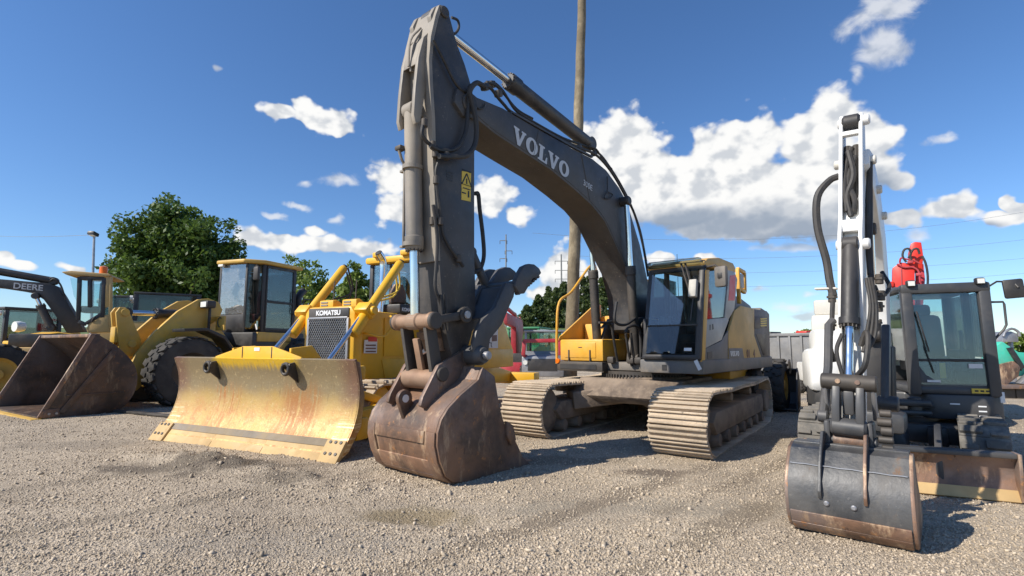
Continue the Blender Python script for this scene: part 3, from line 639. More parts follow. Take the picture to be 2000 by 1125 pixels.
# boom -----------------------------------------------------------------
YB = -.05
top = U.Y([(932, 190), (982, 211), (1044, 248), (1116, 289), (1157, 310), (1184, 332), (1209, 366), (1226, 398), (1250, 478), (1266, 552)], YB)+[(-.38, 2.3), (-.2, 1.84), (-.02, 1.73), (.12, 1.8)]
low = U.Y([(1242, 624), (1239, 580), (1227, 530), (1203, 479), (1181, 432), (1156, 401), (1122, 370), (1076, 332), (1023, 298), (967, 261), (932, 233)], YB)
outl = top+low+[(4.62, 4.42), (4.78, 4.55), (4.74, 4.74), (4.6, 4.82)]
boom = MB().prism(outl, -.63, YB, 'y', .012).build('boom', M['volvo_grey'], V_)
p0, p1 = U.y(1017, 286, YB), U.y(1106, 346.5, YB); tp = U.y(1003, 245, YB); bl = U.y(1008, 278, YB)
xd = Vector((p1[0]-p0[0], 0, p1[1]-p0[1])); xd.normalize(); yd = Vector((-xd.z, 0, xd.x)); yd = yd if yd.z > 0 else -yd
wv_ = math.hypot(p1[0]-p0[0], p1[1]-p0[1]); H = .25
org = Vector((tp[0], YB+.004, tp[1]))-yd*H
ltr = glyphs('lettering', 'VOLVO', org, xd, yd, H, M['letter'], boom, gap=(2*1.04+.86+2*1.05) and .06)
L_ = max((Vector(v.co)-org).dot(xd) for v in ltr.data.vertices); tgt = Vector((U.y(1111, 330, YB)[0], YB, U.y(1111, 330, YB)[1])); want = (tgt-org).dot(xd); kx = want/L_
for v in ltr.data.vertices: d = Vector(v.co)-org; v.co = Vector(v.co)+xd*(d.dot(xd)*(kx-1))
a = U.y(1138, 354, YB); lettering('small_lettering', '300E', (a[0], YB+.003, a[1]-.06), xd, yd, .1, M['letter'], boom, .0)
MB().cyl((U.y(1213, 395, YB)[0], -.72, U.y(1213, 395, YB)[1]), (U.y(1213, 395, YB)[0], .12, U.y(1213, 395, YB)[1]), .09, n=18, bev=.01).build('cylinder_pin', M['dark_steel'], boom)
MB().sheet(U.Y([(1000, 221), (1044, 246), (1116, 287), (1157, 308)], YB), YB-.03, YB+.012, .03).build('seam_strip', M['volvo_grey'], boom)
for (a_, b_) in (((1136, 303), (1152, 392)), ((1052, 256), (1041, 306))):
    q0, q1 = U.y(*a_, YB), U.y(*b_, YB); MB().tube([(q0[0]+(q1[0]-q0[0])*t, YB+.002, q0[1]+(q1[1]-q0[1])*t) for t in np.linspace(0, 1, 12)], .009, 6).build('weld_seam', M['volvo_grey'], boom)
for pts in ([(934, 232), (967, 260), (1023, 297), (1076, 331), (1122, 369), (1156, 400), (1181, 431), (1203, 478), (1227, 529), (1239, 579)],):
    MB().tube([(a, YB, b+.035) for a, b in U.Y(pts, YB)], .008, 6, 0, 4).build('weld_bead', M['volvo_grey'], boom)
# lift cylinders either side of the boom
bx, bz = U.y(1213, 395, YB)
for y in (.06, -.74): ram('boom_cylinder', V_, (.36, y, 1.28), (bx, y, bz), .58, .085, .05, M['dark_steel'])
# stick ----------------------------------------------------------------
YS = -.1; W0 = -.6
rear = U.Y([(876, 22), (893, 86), (908, 125), (920, 165), (927, 215), (927, 330), (927, 500), (929, 560), (929, 620), (920, 660), (907, 705)], YS)
frt = U.Y([(893, 712), (878, 680), (866, 620), (858, 510), (855, 420), (850, 320), (848, 235), (845, 215)], YS)
hd = U.Y([(836, 205), (832, 225), (826, 215), (828, 160), (833, 111), (843, 74), (850, 45), (858, 20), (866, 11)], YS)
so = MB().prism(rear+frt+U.Y([(843, 150), (840, 111), (846, 74), (856, 30), (866, 12)], YS), W0+.03, YS, 'y', .012).build('stick', M['volvo_grey'], V_)
# front box flange (lit strip) running down the stick
fl = MB()
f_in = U.Y([(862, 14), (855, 34), (846, 74), (842, 120), (844, 170), (848, 235), (850, 320), (855, 420), (858, 510)], YS)
fl.sheet([(a+.045, b) for a, b in f_in], W0, YS+.012, .05); fl.build('front_flange', M['cyl_grey'], so)
# cylinder lugs on the stick front
lug = U.Y([(848, 60), (838, 70), (828, 110), (822, 170), (819, 222), (823, 240), (832, 236), (838, 200), (846, 150), (852, 110)], YS)
for y in (-.2, -.49): MB().prism([(a+.03, b) for a, b in lug], y-.025, y+.035, 'y', .012).build('cylinder_lug', M['cyl_grey'], so)
hp = U.Y([(846, 62), (836, 75), (828, 105), (826, 120), (838, 118), (848, 100)], YS)
MB().prism([(a+.02, b) for a, b in hp], -.49, -.19, 'y', .02).build('lug_bridge', M['cyl_grey'], so)
tb = U.Y([(876, 16), (866, 9), (854, 14), (846, 30), (850, 52), (862, 60), (876, 52), (880, 30)], YS)
for y in (-.2, -.55): MB().prism([(a, b+.03) for a, b in tb], y-.03, y+.05, 'y', .015).build('stick_cylinder_lug', M['cyl_grey'], so)
px_, pz_ = U.y(867, 24, YS); MB().cyl((px_, W0-.02, pz_), (px_, YS+.03, pz_), .075, n=18, bev=.01).build('stick_cylinder_pin', M['dark_steel'], so)
MB().cyl((4.52, W0-.08, 4.62), (4.52, YS+.08, 4.62), .13, n=22, bev=.015).build('elbow_pin', M['dark_steel'], so)
# decals on the stick
d0 = U.Y([(902, 334), (920, 337), (919, 394), (901, 390)], YS+.002); MB().prism(d0, YS+.0015, YS+.004, 'y', 0).build('warning_decal', M['sticker'], so)
dk = M['letter_black']; cx, cz = U.y(911, 352, YS)
mk = MB(); k = .085
tri = [(cx+k, cz-k*.8), (cx-k, cz-k*.8), (cx, cz+k)]
for a, b in zip(tri, tri[1:]+tri[:1]): mk.bar((a[0], YS+.006, a[1]), (b[0], YS+.006, b[1]), .003, .018, 0, up=(0, 1, 0) if abs(b[1]-a[1]) < .01 else (0, 0, 1))
mk.box((cx, YS+.006, cz-.015), (.018, .004, .07), None, 0).box((cx, YS+.006, cz-.115), (.13, .004, .012), None, 0)
c2 = U.y(909, 378, YS); mk.box((c2[0]+.03, YS+.006, c2[1]), (.07, .004, .016), None, 0).box((c2[0]-.05, YS+.006, c2[1]), (.025, .004, .085), None, 0).box((cx, YS+.006, cz+.12), (.14, .004, .02), None, 0)
mk.build('warning_sign', dk, so)
for k in range(4): q = U.y(878, 336+k*5.2, YS); MB().box((q[0], YS+.003, q[1]), (.12-.01*k, .004, .022), None, 0).build('vent_slot', M['black'], so)
# stick cylinder along the top of the boom
ram('stick_cylinder', V_, (*((lambda q: (q[0], -.34, q[1]+.10))(U.y(1150, 292, -.34))),), (px_, -.34, pz_), .6, .115, .062, M['volvo_grey'])
# bucket cylinder, linkage, bucket --------------------------------------
YC = -.345; c0 = U.y(806, 217, YC); c1 = U.y(811, 628, YC)
ram('bucket_cylinder', V_, (c0[0], YC, c0[1]), (c1[0], YC, c1[1]), .67, .105, .058, M['cyl_grey'], 1.1)
ce = Vector((c1[0], 0, c1[1])); br = MB().lathe([(0, 0), (0, .095), (.1, .105), (.14, .085), (.36, .085), (.38, .1), (.62, .1), (.64, .085), (.86, .085), (.9, .105), (1, .095), (1, 0)], (ce.x, -.72, ce.z), (ce.x, .03, ce.z), 22)
br.build('link_pin', M['brown_pin'], V_)
lp = U.y(826, 740, YC); bp_ = U.y(868, 705, 0)       # H-link foot and bucket hinge
for y in (-.56, -.13):
    MB().prism([(ce.x+.06, ce.z+.03), (ce.x-.10, ce.z+.03), (lp[0]-.11, lp[1]+.06), (lp[0]-.05, lp[1]-.07), (lp[0]+.06, lp[1]-.05), (lp[0]+.07, lp[1]+.1)], y-.03, y+.03, 'y', .012).build('bucket_link', M['dark_steel'], V_)
MB().cyl((lp[0], -.66, lp[1]), (lp[0], -.04, lp[1]), .115, n=22, bev=.015).build('bucket_link_pin', M['brown_pin'], V_)
MB().bar((ce.x-.02, YC, ce.z-.2), (lp[0], YC, lp[1]+.02), .1, .05, .01).build('link_web', M['brown_pin'], V_)
sp_ = U.y(909, 615, .02)
for y in (.0, -.69):
    MB().bar((ce.x, y, ce.z), (sp_[0], y, sp_[1]), .045, .1, .015).cyl((sp_[0], y-.05, sp_[1]), (sp_[0], y+.05, sp_[1]), .1, n=22, bev=.012).cyl((ce.x, y-.04, ce.z), (ce.x, y+.04, ce.z), .1, n=20, bev=.01).build('side_link', M['dark_steel'], V_)
    MB().cyl((sp_[0], y-.07, sp_[1]), (sp_[0], y+.07, sp_[1]), .05, n=16, bev=.008).build('side_link_pin', M['galv'], V_)
BL, BR_ = .29, -.98
prof = U.Y([(942, 717), (933, 742), (898, 772), (875, 797), (861, 820), (854, 846), (853, 871), (859, 903), (870, 931)], BL)+[(5.04, .035), (4.85, .0), (4.5, .0), (4.1, .0), (3.72, .0)]
sidep = prof+U.Y([(1020, 892), (1000, 848), (983, 825), (974, 792), (965, 735)], BL)
bk = MB().sheet(prof[::-1], BR_+.03, BL-.03, -.035).build('bucket', M['rust'], V_)
for y0, y1 in ((BL-.03, BL+.012), (BR_-.012, BR_+.03)): MB().prism([(a, b) for a, b in sidep], y0, y1, 'y', .008).build('side_plate', M['rust'], bk)
def on_prof(i0, i1, off):
    P = [np.array(p) for p in prof[i0:i1+1]]; out = []
    for i in range(len(P)):
        t = P[min(i+1, len(P)-1)]-P[max(i-1, 0)]; t = t/np.linalg.norm(t); n_ = np.array([t[1], -t[0]]); n_ = n_ if n_[0]*1+n_[1]*-.3 > 0 else -n_; out.append(tuple(P[i]+n_*off))
    return out
for (a, b, y0, y1, nm, mt) in ((5, 6, BR_+.17, BL-.2, 'wear_plate', 'rust'), (7, 8, BR_+.15, BL-.17, 'wear_plate', 'rust_wear'), (8, 9, BR_+.15, BL-.17, 'wear_plate', 'rust_wear')):
    pp = on_prof(a, b, .02); q = on_prof(a, b, .0); MB().prism(pp+q[::-1], y0, y1, 'y', .006).build(nm, M[mt], bk)
for y0, y1 in ((BR_+.02, BR_+.16), (BL-.18, BL-.02)):
    pp = on_prof(5, 10, .022); q = on_prof(5, 10, 0); MB().prism(pp+q[::-1], y0, y1, 'y', .005).build('wear_strap', M['rust'], bk)
ear = U.Y([(822, 793), (826, 776), (857, 713), (882, 698), (909, 682), (921, 680), (931, 692), (930, 712), (905, 745), (862, 775), (835, 800)], -.03)
for y in (-.06, -.66): MB().prism(ear, y-.03, y+.03, 'y', .01).build('bucket_ear', M['rust'], bk)
for y in (-.06, -.66): q = U.y(864, 731, -.03); MB().cyl((q[0], y-.06, q[1]), (q[0], y+.06, q[1]), .085, n=20, bev=.01).build('ear_boss', M['dark_steel'], bk)
q = U.y(789, 778, YC); q2 = U.y(786, 818, YC); 
eye = [(q[0]+.1*math.cos(a)+0, q[1]+.1*math.sin(a)) for a in np.linspace(-.6, 3.4, 12)]
bkx = [p for p in on_prof(2, 4, 0)]
MB().prism(eye+[(q[0]-.16, q[1]-.12), (q[0]-.02, q[1]-.30)], YC-.03, YC+.03, 'y', .01).build('lifting_eye', M['rust'], bk)
MB().cyl((q[0], YC-.036, q[1]), (q[0], YC+.036, q[1]), .045, n=16).build('eye_hole', M['paper'], bk)
for k in range(5): y = BR_+.12+k*.25; MB().prism([(3.95, .05), (3.72, .03), (3.5, .0), (3.72, -.02), (3.95, -.01)], y-.06, y+.06, 'y', .012).build('tooth', M['rust_wear'], bk)
MB().prism(U.Y([(985, 822), (997, 830), (1003, 858), (993, 870), (985, 850)], BL), BL, BL+.05, 'y', .01).build('side_cutter', M['rust'], bk)
# thumb -----------------------------------------------------------------
YT = .12
arm = U.Y([(928, 706), (922, 690), (922, 669), (927, 647), (939, 624), (964, 600), (977, 570), (985, 552), (1004, 556), (1000, 580), (991, 600), (977, 634), (954, 662), (950, 690), (942, 708)], YT)
th = MB()
for y in (YT, -.32-.0*1, -.75): th.prism(arm, y-.035, y+.035, 'y', .012)
thumb = th.build('thumb', M['thumb_grey'], V_)
tine = U.Y([(999, 560), (1003, 545), (1009, 533), (1016, 521), (1027, 516), (1037, 517), (1047, 525), (1051, 534), (1045, 541), (1034, 545), (1028, 556), (1018, 574), (1008, 574)], YT)
dx = .0
for y in (YT+.02, -.30, -.6):
    MB().prism(tine, y-.045, y+.045, 'y', .015).build('thumb_tine', M['thumb_grey'], thumb)
q = U.y(1002, 560, YT); MB().box((q[0], -.3, q[1]), (.16, .86, .14), (0, R(20), 0), .03).build('thumb_cross_tube', M['thumb_grey'], thumb)
MB().prism(U.Y([(946, 622), (972, 592), (984, 560), (1000, 556), (992, 590), (968, 622)], YT), -.74, .1, 'y', .01).build('thumb_web', M['thumb_grey'], thumb)
q = U.y(935, 694, YT)
MB().lathe([(0, 0), (0, .09), (.06, .12), (.1, .12), (.9, .12), (.94, .12), (1, .09), (1, 0)], (q[0], -.86, q[1]), (q[0], YT+.1, q[1]), 22).build('thumb_pin', M['thumb_grey'], thumb)
MB().cyl((q[0], YT+.1, q[1]), (q[0], YT+.18, q[1]), .05, n=14, bev=.01).build('thumb_pin_cap', M['galv'], thumb)
for k in range(9):
    a = U.y(1046-2.9*k*1.6, 541+4.0*k, YT); MB().box((a[0], YT+.02, a[1]), (.035, .08, .035), (0, R(45), 0), .004).build('grip_tooth', M['thumb_grey'], thumb)
ram('thumb_cylinder', V_, (4.18, -.34, 2.75), (U.y(968, 600, -.34)[0], -.34, U.y(968, 600, -.34)[1]), .62, .06, .034, M['thumb_grey'])
# stick base block and hydraulic details
q = U.Y([(864, 648), (881, 647), (884, 662), (866, 664)], YS+.0); MB().prism([(a+.06, b) for a, b in q], -.52, -.2, 'y', .01).build('stop_block', M['brown_pin'], so)
MB().prism([(a+.03, b) for a, b in U.Y([(862, 640), (884, 640), (892, 684), (874, 686)], YS)], -.5, -.2, 'y', .008).build('foot_guard', M['brown_pin'], so)
yo = YS+.05
def hp_(pts, y): return U.Y3(pts, y)
hoses(V_, [
    (.02, hp_([(847, 78), (868, 120), (888, 160), (905, 178), (915, 176)], yo)),
    (.024, hp_([(826, 245), (824, 262), (832, 275), (840, 282)], yo)),
    (.03, hp_([(840, 284), (860, 293), (890, 290), (908, 262), (914, 215), (916, 175), (925, 165)], yo+.03)),
    (.034, hp_([(858, 305), (885, 306), (912, 303), (928, 280), (930, 240), (922, 200), (918, 178), (930, 162), (945, 168)], yo+.08)),
    (.022, hp_([(852, 285), (857, 310), (852, 332), (852, 352)], yo)),
    (.025, hp_([(852, 350), (858, 400), (862, 430), (867, 460), (880, 486), (892, 502), (905, 520)], yo)),
    (.022, hp_([(846, 400), (850, 430), (854, 470), (852, 520), (850, 560), (858, 585), (866, 605)], yo-.02)),
    (.016, hp_([(860, 575), (864, 610), (866, 645)], yo)), (.016, hp_([(868, 575), (872, 610), (876, 645)], yo)),
    (.03, hp_([(928, 378), (934, 380), (937, 410), (943, 460), (945, 500), (938, 525), (926, 532)], YS-.2)),
    (.024, hp_([(945, 168), (958, 172), (972, 190), (985, 205), (1000, 220), (1044, 245), (1090, 270), (1130, 288), (1160, 300), (1180, 318), (1200, 345), (1222, 384), (1240, 420), (1256, 480), (1266, 540)], -.16)),
    (.022, hp_([(950, 160), (970, 168), (990, 190), (1010, 218), (1050, 243), (1100, 270), (1140, 284), (1170, 300), (1190, 325), (1212, 360), (1232, 400), (1250, 450), (1262, 510)], -.3)),
    (.022, hp_([(938, 168), (960, 160), (980, 175), (997, 200), (1015, 218), (1040, 232)], -.45)),
    (.018, hp_([(882, 34), (894, 40), (896, 55), (888, 66), (880, 62)], YS-.1)),
    (.012, hp_([(925, 200), (935, 212), (944, 210), (947, 203)], YB+.02)),
    (.012, hp_([(1186, 345), (1186, 372), (1180, 385), (1190, 388), (1196, 380), (1186, 374)], YB+.03)),
    (.016, hp_([(1150, 285), (1165, 292), (1178, 312), (1195, 330)], -.2)),
    (.026, hp_([(1204, 590), (1200, 620), (1205, 632), (1222, 634), (1240, 622)], .12)),
    (.026, hp_([(1222, 650), (1226, 640), (1240, 636), (1250, 648), (1252, 700)], .2)),
    (.024, hp_([(1175, 640), (1184, 632), (1194, 636), (1198, 660), (1205, 700), (1210, 720)], -.3)),
    (.022, hp_([(1170, 630), (1182, 630), (1196, 628)], -.3)), (.022, hp_([(1222, 652), (1228, 690), (1234, 715)], .1)), (.022, hp_([(1232, 650), (1237, 690), (1240, 712)], .15))])
# metal pipes on the bucket cylinder and the stick front
pr = MB(); cyo = YC-.17
pipe = MB().tube(hp_([(779, 292), (784, 310), (790, 330), (789, 400), (788, 480)], YC-.1), .018, 8, 0, 4).build('cylinder_pipe', M['cyl_grey'], V_)
q = U.y(782, 290, YC-.1); MB().box((q[0], YC-.1, q[1]), (.1, .12, .06), None, .02).build('pipe_elbow', M['dark_steel'], V_)
for py_ in (328, 478):
    q = U.y(806, py_, YC); MB().cyl((q[0], YC, q[1]-.025), (q[0], YC, q[1]+.025), .125, n=20).box((q[0], YC-.15, q[1]), (.05, .16, .03), None, .005).build('pipe_clamp', M['cyl_grey'], V_)
for pts, r in (([(841, 66), (822, 90), (818, 140)], .014), ([(843, 72), (828, 100), (822, 150)], .014), ([(843, 78), (832, 105), (827, 150)], .014), ([(845, 84), (836, 110), (830, 150)], .012)):
    MB().tube([(a+.16, y, b) for (a, y, b) in hp_(pts, -.33)], r, 6, 0, 4).build('grease_pipe', M['cyl_grey'], so)
for (a, b, y) in ((846, 284, yo), (852, 352, yo), (860, 432, yo), (845, 432, yo-.1), (896, 505, yo), (850, 300, yo), (872, 305, yo+.05), (829, 240, yo)):
    q = U.y(a, b, y); MB().cyl((q[0], y, q[1]-.05), (q[0], y, q[1]+.05), .04, n=8, bev=.008).build('hose_fitting', M['dark_steel'], V_)
for (a, b, y) in ((947, 170, -.2), (960, 165, -.35), (973, 183, -.25), (1130, 288, -.2), (1145, 290, -.4), (1160, 300, -.25)):
    q = U.y(a, b, y); MB().box((q[0], y, q[1]), (.12, .1, .1), (0, .4, .2), .02).build('valve_block', M['dark_steel'], V_)
# cab ---------------------------------------------------------------------
def fx(z): return 1.0-.38*(z-1.27)/1.6
CY0, CY1 = .49, 1.47
cabm = MB()
for y in (CY0+.045, CY1-.045): cabm.bar((fx(1.27)-.05, y, 1.27), (fx(2.9)-.05, y, 2.9), .1, .1, .03)
cabm.b2((-.85, CY0, 1.27), (fx(1.27)-.01, CY1, 1.36), .03).b2((-.9, CY0, 1.27), (-.78, CY1, 2.85), .03)
cabm.b2((-.1, CY0, 1.3), (.02, CY0+.06, 2.85), .01).b2((-.85, CY0, 1.3), (.9, CY0+.05, 1.95), .01)
cabm.box((fx(2.78)-.06, (CY0+CY1)/2, 2.8), (.12, CY1-CY0-.05, .12), None, .03)
cab = cabm.build('cab', M['black'], V_)
roofp = [(-.92, 2.84), (fx(2.85)+.02, 2.8), (fx(2.9)+.05, 2.86), (.45, 2.95), (-.1, 3.03), (-.8, 3.02), (-.93, 2.95)]
MB().prism(roofp, CY0-.02, CY1+.01, 'y', .035).build('cab_roof', M['tan_yellow'], cab)
MB().box((fx(2.86)+.07, (CY0+CY1)/2, 2.88), (.16, CY1-CY0-.06, .12), (0, R(8), 0), .04).build('visor', M['glass_dark'], cab)
def fq(y0, y1, z0, z1, off): return [(fx(z0)+off, y0, z0), (fx(z0)+off, y1, z0), (fx(z1)+off, y1, z1), (fx(z1)+off, y0, z1)]
def pane(name, loop, th, mat, parent):
    a, b, c = [Vector(p) for p in loop[:3]]; n_ = (b-a).cross(c-a).normalized()*th; return MB().loft([loop, [tuple(Vector(p)+n_) for p in loop]]).build(name, mat, parent)
pane('windshield', fq(CY0+.08, CY1-.09, 1.84, 2.76, .0), .006, M['glass'], cab)
pane('lower_windshield', fq(CY0+.08, CY1-.09, 1.37, 1.82, .0), .006, M['glass_dark'], cab)
MB().bar((fx(1.83)+.004, CY0+.06, 1.83), (fx(1.83)+.004, CY1-.06, 1.83), .03, .025, .004).build('windshield_bar', M['black'], cab)
# door side
ys = CY1
def sp2(pts, y=ys): return U.Y(pts, 1.48)
MB().prism(sp2([(1371, 707), (1377, 707), (1386, 527), (1378, 527)]), ys-.02, ys+.012, 'y', .006).build('door_post', M['volvo_yellow'], cab)
MB().prism(sp2([(1387, 530), (1410, 526), (1421, 532), (1423, 550), (1416, 619), (1382, 623)]), ys-.018, ys-.01, 'y', 0).build('side_window', M['glass'], cab)
MB().prism(sp2([(1410, 526), (1421, 532), (1423, 550), (1416, 622), (1423, 625), (1435, 604), (1441, 545), (1430, 521), (1412, 518)]), ys-.03, ys+.006, 'y', .006).build('rear_post', M['white_grey'], cab)
MB().prism(sp2([(1426, 538), (1437, 537), (1435, 587), (1423, 587)]), ys+.007, ys+.011, 'y', .0).build('red_panel', M['red'], cab)
MB().prism(sp2([(1381, 624), (1420, 620), (1424, 625), (1410, 664), (1379, 680)]), ys-.02, ys+.008, 'y', .008).build('door_panel', M['white_grey'], cab)
for pts in ([(1386, 634), (1388, 634), (1388, 645), (1386, 645)], [(1391, 633), (1393, 633), (1394, 643), (1391, 644)]): MB().prism(sp2(pts), ys+.009, ys+.012, 'y', 0).build('door_mark', M['letter_black'], cab)
lowd = sp2([(1378, 681), (1409, 666), (1423, 645), (1422, 708), (1378, 709)])
MB().prism(lowd, ys-.02, ys+.006, 'y', .008).build('lower_door', M['grey_side'], cab)
MB().prism(sp2([(1382, 688), (1391, 686), (1391, 700), (1382, 701)]), ys+.007, ys+.012, 'y', 0).build('door_vent', M['black'], cab)
# interior
MB().box((-.1, 1.0, 1.62), (.5, .5, .16), None, .06).build('seat_base', M['seat'], cab)
sb_ = MB().box((-.38, 1.0, 2.05), (.16, .5, .8), (0, R(-10), 0), .07).build('seat_back', M['seat'], cab)
MB().box((-.44, 1.0, 2.55), (.1, .28, .2), None, .05).build('headrest', M['seat'], sb_)
for y in (.72, 1.28): MB().tube([(.25, y, 1.4), (.28, y, 1.9), (.3, y, 2.0)], .03, 8).box((.1, y, 1.75), (.4, .12, .2), None, .04).build('control_lever', M['black'], cab)
MB().b2((-.77, CY0+.05, 1.95), (-.76, CY1-.05, 2.75), 0).build('rear_window', M['glass'], cab)
MB().b2((-.5, CY0+.004, 1.97), (.62, CY0+.01, 2.72), 0).build('far_window', M['glass'], cab)
MB().box((.55, .72, 1.78), (.2, .16, .45), None, .03).build('console', M['black'], cab)
# wiper linkage, tag, mirror
a0 = Vector((fx(2.84)+.1, 1.12, 2.86)); a1 = Vector((fx(2.25)+.05, 1.3, 2.3))
for dy in (0, .07): MB().bar(a0+Vector((0, dy, 0)), a1+Vector((0, dy*.7, 0)), .03, .025, .006).build('wiper_arm', M['dark_steel'], cab)
MB().box((fx(2.4)+.05, 1.33, 2.42), (.1, .13, .3), (0, R(-14), 0), .02).build('wiper_motor', M['white_grey'], cab)
MB().bar((fx(2.25)+.03, 1.33, 2.27), (fx(1.9)+.02, 1.3, 1.9), .02, .02).build('wiper_blade', M['black'], cab)
MB().box((fx(1.42)+.012, 1.28, 1.44), (.004, .12, .05), (0, R(-13), 0), 0).build('paper_tag', M['paper'], cab)
MB().box((1.0, 1.44, 1.2), (.01, .06, .16), (R(25), 0, 0), 0).build('paper_tag', M['paper'], V_)
MB().box((.6, 1.72, 2.6), (.09, .22, .34), (0, 0, R(-18)), .05).build('mirror_housing', M['grey_side'], V_)
MB().tube([(.58, 1.46, 2.78), (.56, 1.62, 2.8), (.55, 1.72, 2.7)], .02, 8).build('mirror_arm', M['dark_steel'], V_)
MB().b2((.648, 1.68, 2.57), (.66, 1.76, 2.66), .01).build('mirror_joint', M['black'], V_)
# yellow bracket with the rear mirror
bxm = MB()
for (p, q) in (((-1.35, 1.38, 2.3), (-1.35, 1.38, 2.98)), ((-1.35, 1.38, 2.98), (-1.75, 1.38, 2.95)), ((-1.75, 1.38, 2.95), (-1.72, 1.38, 2.55)), ((-1.72, 1.38, 2.55), (-1.35, 1.38, 2.6))): bxm.bar(p, q, .07, .07, .015)
bxm.build('mirror_bracket', M['volvo_yellow'], V_); MB().b2((-1.66, 1.37, 2.62), (-1.44, 1.4, 2.9), .02).build('rear_mirror', M['white_grey'], V_)
# body side
YB1 = 1.47
side_out = [(-.88, 1.285), (-.55, 1.3)]+[]
def bs(pts): return U.Y(pts, 1.49)
MB().b2((-2.9, .55, 1.27), (-.95, 1.44, 2.22), .04).build('engine_housing', M['black'], V_)
MB().prism(bs([(1424, 706), (1424, 648), (1436, 606), (1448, 597), (1474, 603), (1474, 655), (1491, 707)]), 1.44, 1.485, 'y', .012).build('side_door', M['tan_yellow'], V_)
MB().prism(bs([(1474, 603), (1499, 607), (1504, 613), (1506, 709), (1491, 708), (1475, 656)]), 1.43, 1.478, 'y', .02).build('rear_side_panel', M['grey_side'], V_)
vent = MB().prism(bs([(1475, 618), (1499, 618), (1499, 640), (1475, 642)]), 1.474, 1.484, 'y', .006).build('upper_vent', M['black'], V_)
for k in range(4): MB().prism(bs([(1485, 622+k*4.4), (1498, 621+k*4.4), (1498, 623.5+k*4.4), (1487, 624.5+k*4.4)]), 1.484, 1.488, 'y', 0).build('vent_slat', M['sticker'], vent)
MB().prism(bs([(1477, 652), (1498, 653), (1499, 694), (1492, 694)]), 1.474, 1.484, 'y', .006).build('lower_vent', M['black'], V_)
pl = MB().prism(bs([(1424, 680), (1450, 680), (1455, 707), (1424, 708)]), 1.482, 1.490, 'y', .004).build('name_panel', M['grey_side'], V_)
a = bs([(1426, 696)])[0]; glyphs('small_lettering', 'VOLVO', (a[0], 1.492, a[1]), (-1, 0, 0), (0, 0, 1), .09, M['letter_white'], pl, .05)
for x_ in (1459, 1472): 
    a = bs([(x_, 698)])[0]; lettering('number_mark', '01' if x_ == 1459 else '4', (a[0], 1.487, a[1]), (-1, 0, 0), (0, 0, 1), .15, M['brown_sign'], V_, .03)
MB().prism([(-2.95, 1.27), (-2.55, 1.27), (-2.5, 2.2), (-2.6, 2.3), (-2.95, 2.25)], -1.42, 1.44, 'y', .04).build('counterweight', M['grey_side'], V_)
MB().prism([(-2.9, 2.2), (-1.0, 2.2), (-1.05, 2.42), (-1.2, 2.52), (-2.0, 2.5), (-2.75, 2.36)], -.9, 1.2, 'y', .05).build('engine_hood', M['grey_side'], V_)
MB().cyl((-1.9, .9, 2.45), (-1.9, .9, 2.56), .06, n=14, bev=.01).build('hood_cap', M['black'], V_)
MB().tube([(-1.3, .2, 2.4), (-1.3, .2, 3.4)], .006, 5).build('antenna', M['black'], V_)
# right-hand side: toolbox, steps and handrail
MB().b2((.1, -1.44, 1.02), (.74, -.42, 1.2), .02).build('step_box', M['dark_steel'], V_)
MB().b2((.745, -1.36, 1.06), (.75, -.55, 1.15), .0).build('step_recess', M['black'], V_)
tb_ = MB().b2((-.2, -1.42, 1.21), (.66, -.45, 1.62), .03).build('toolbox', M['volvo_yellow'], V_)
MB().b2((.655, -1.3, 1.27), (.672, -.6, 1.56), .02).build('toolbox_door', M['volvo_yellow'], tb_)
for y in (-1.2, -.72): MB().b2((.67, y-.012, 1.2), (.69, y+.012, 1.42), .004).build('latch', M['dark_steel'], tb_)
MB().b2((.67, -.98, 1.46), (.676, -.9, 1.475), 0).build('door_slot', M['dark_steel'], tb_)
MB().b2((-.9, -1.4, 1.21), (-.2, -.95, 1.95), .03).b2((-.9, -.95, 1.21), (-.25, -.5, 1.75), .03).build('tank_step', M['volvo_yellow'], V_)
MB().b2((-2.5, -1.44, 1.21), (-.9, -.55, 2.15), .05).build('fuel_tank', M['volvo_yellow'], V_)
MB().prism([(.64, 1.6), (.6, 1.68), (-.75, 2.42), (-.95, 2.4), (-.95, 1.3), (-.2, 1.3), (-.2, 1.6)], -1.48, -1.44, 'y', .008).build('step_side_panel', M['volvo_yellow'], V_)
MB().b2((-1.1, -.9, 1.7), (-.6, -.45, 2.35), .06).b2((-1.3, -.6, 2.3), (-1.0, -.35, 2.9), .03).build('pump_cover', M['volvo_yellow'], V_)
MB().tube([(.7, -1.47, 1.15), (.69, -1.47, 1.8), (.6, -1.47, 2.36), (.15, -1.47, 2.62), (-.55, -1.47, 3.22), (-.8, -1.47, 3.2), (-.85, -1.47, 2.3)], .026, 10, 0, 5).build('handrail', M['volvo_yellow'], V_)
MB().cyl((.7, -1.42, 1.2), (.76, -1.42, 1.2), .05, n=14, bev=.01).build('work_lamp', M['amber'], V_)
for y in (-.3, .1, .25): MB().box((.62, y, 1.24), (.12, .14, .12), None, .03).build('hose_manifold', M['dark_steel'], V_)
